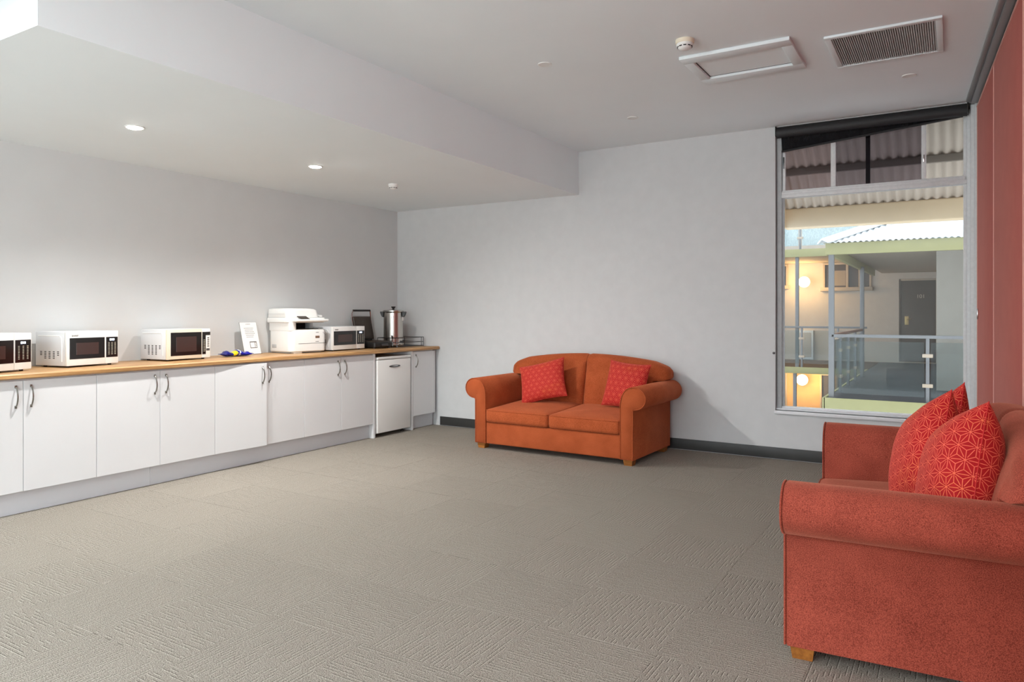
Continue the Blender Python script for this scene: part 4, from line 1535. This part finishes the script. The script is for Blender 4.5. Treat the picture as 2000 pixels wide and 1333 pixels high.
# far building
fbld = thing('motel_building', 'rendered motel wing with dark door, windows and balconies across the courtyard', 'building', (0, 0, 0))
YW = 14.34
wl_ = MB()
wl_.box(-6, 12, YW, YW + 0.3, 0.0, 6.4, 'ext_wall')
wl_.build('wall', fbld)
MB().box(-6, 12, YW, YW + 0.3, -3.2, 0.0, 'ext_wall_lower').build('lower_wall', fbld)
MB().box(5.42, 12, 7.19, 14.3, 0.0, 2.30, 'ext_wall_grey').build('projecting_room', fbld)
MB().box(-6, 4.0, YL + 0.02, YW, -0.12, -0.006, 'ext_skirt').build('balcony_floor', fbld)
MB().box(-6, 4.0, YL - 0.02, YL + 0.02, -0.150, 0.002, 'ext_green', 0.004).build('balcony_fascia', fbld)
MB().box(-6, 12, YL + 0.02, YW, 2.62, 2.76, 'ext_soffit').build('balcony_soffit', fbld)
MB().box(-6, 12, YL - 0.02, YL + 0.02, 2.592, 2.775, 'ext_green', 0.004).build('balcony_fascia', fbld)
for x in (2.47, -0.9):
    MB().box(x, x + 0.075, YL + 0.02, YL + 0.095, 0.0, 2.62, 'ext_post', 0.004).build('balcony_post', fbld)
    MB().box(x - 0.05, x + 0.025, YL + 0.02, YL + 0.095, -3.1, -0.12, 'ext_post', 0.004).build('balcony_post', fbld)
MB().box(4.517, 5.286, YW - 0.02, YW, 0.0, 2.094, 'ext_door', 0.004).build('door', fbld, label='dark brown room door')
dro = [c for c in fbld.children if c.name.startswith('door')][0]
MB().box(4.47, 4.517, YW - 0.035, YW, 0.0, 2.14, 'ext_door', 0.004).build('door_jamb', fbld)
MB().box(5.286, 5.333, YW - 0.035, YW, 0.0, 2.14, 'ext_trim', 0.004).build('door_jamb', fbld)
MB().box(4.47, 5.333, YW - 0.035, YW, 2.094, 2.14, 'ext_trim', 0.004).build('door_head', fbld)
MB().box(4.47, 5.333, YW - 0.05, YW, 0.0, 0.03, 'ext_trim', 0.004).build('door_sill', fbld)
pl = MB().box(4.60, 4.69, YW - 0.03, YW - 0.018, 0.97, 1.19, 'door_plate', 0.004)
pl.tube([(4.645, YW - 0.03, 1.12), (4.645, YW - 0.075, 1.12), (4.73, YW - 0.075, 1.12)], 0.012, 'door_plate', 8)
pl.build('handle_plate', dro, label='brass lever handle plate')
Rn = Matrix(((1, 0, 0, 4.955), (0, 0, 1, YW - 0.022), (0, 1, 0, 1.690), (0, 0, 0, 1)))
MB().text('101', 0.13, Rn, 'ext_trim', 0.003).build('room_number', dro)


def ext_window(x0, x1, z0, z1, mullions):
    o = MB().box(x0, x1, YW - 0.006, YW, z0, z1, 'ext_pane').build('window', fbld)
    for a, b in ((x0 - 0.03, x0 + 0.02), (x1 - 0.02, x1 + 0.03)):
        MB().box(a, b, YW - 0.05, YW, z0, z1, 'ext_trim', 0.003).build('frame', o)
    MB().box(x0 - 0.03, x1 + 0.03, YW - 0.05, YW, z1, z1 + 0.05, 'ext_trim', 0.003).build('frame', o)
    MB().box(x0 - 0.09, x1 + 0.06, YW - 0.11, YW, z0 - 0.10, z0, 'ext_trim', 0.006).build('sill', o)
    for mx_ in mullions:
        MB().box(mx_ - 0.03, mx_ + 0.03, YW - 0.045, YW, z0, z1, 'ext_trim', 0.003).build('mullion', o)
    return o


w1 = ext_window(2.70, 3.81, 1.955, 2.56, [3.262])
MB().box(2.92, 3.22, YW - 0.012, YW - 0.004, 2.0, 2.40, 'ext_curtain').build('curtain', w1)
MB().box(3.53, 3.565, YW - 0.04, YW, 1.96, 2.45, 'ext_trim').build('mullion', w1)
ext_window(0.9, 1.74, 2.03, 2.56, [1.3])
lw_ = ext_window(0.9, 1.72, -1.35, -0.40, [1.3])
ext_window(2.62, 3.4, -1.35, -0.40, [3.0])
mc = MB().box(2.04, 2.44, YW - 0.16, YW, 0.02, 0.80, 'ext_roof', 0.006)
mco = mc.build('meter_cupboard', fbld, label='white meter cupboard')
MB().box(2.09, 2.39, YW - 0.172, YW - 0.155, 0.08, 0.74, 'ext_wall', 0.004).build('door', mco)
MB().box(-8, 12, 4.0, YW, -3.3, -3.1, 'ext_floor').build('courtyard_ground', kind='structure')


def globe(loc, label):
    o = thing('globe_lamp', label, 'lamp', loc, 0, 'glowing globe wall lamps')
    n = 20
    prof_ = [(0.148 * math.sin(PI * k / n), -0.148 * math.cos(PI * k / n)) for k in range(1, n)]
    MB().lathe(0, 0, prof_, 'globe_light', 28).build('glass_globe', o)
    MB().tube([(0, 0.14, 0.0), (0, 0.30, 0.0)], 0.035, 'ext_post', 12).build('wall_mount', o)
    return o


globe((2.235, YW - 0.30, 2.105), 'glowing round globe lamp on the upper wall by the windows')
globe((2.185, YW - 0.30, -0.53), 'glowing round globe lamp below the middle balcony edge')
for z, e in ((2.105, 55), (-0.53, 85)):
    d = bpy.data.lights.new('globe_lamp_light', 'POINT')
    d.energy = e
    d.color = (1.0, 0.62, 0.25)
    d.shadow_soft_size = 0.15
    lo_ = bpy.data.objects.new('globe_lamp_light', d)
    lo_.location = (2.21, YW - 0.50, z)
    COL.objects.link(lo_)
bpy.context.view_layer.update()
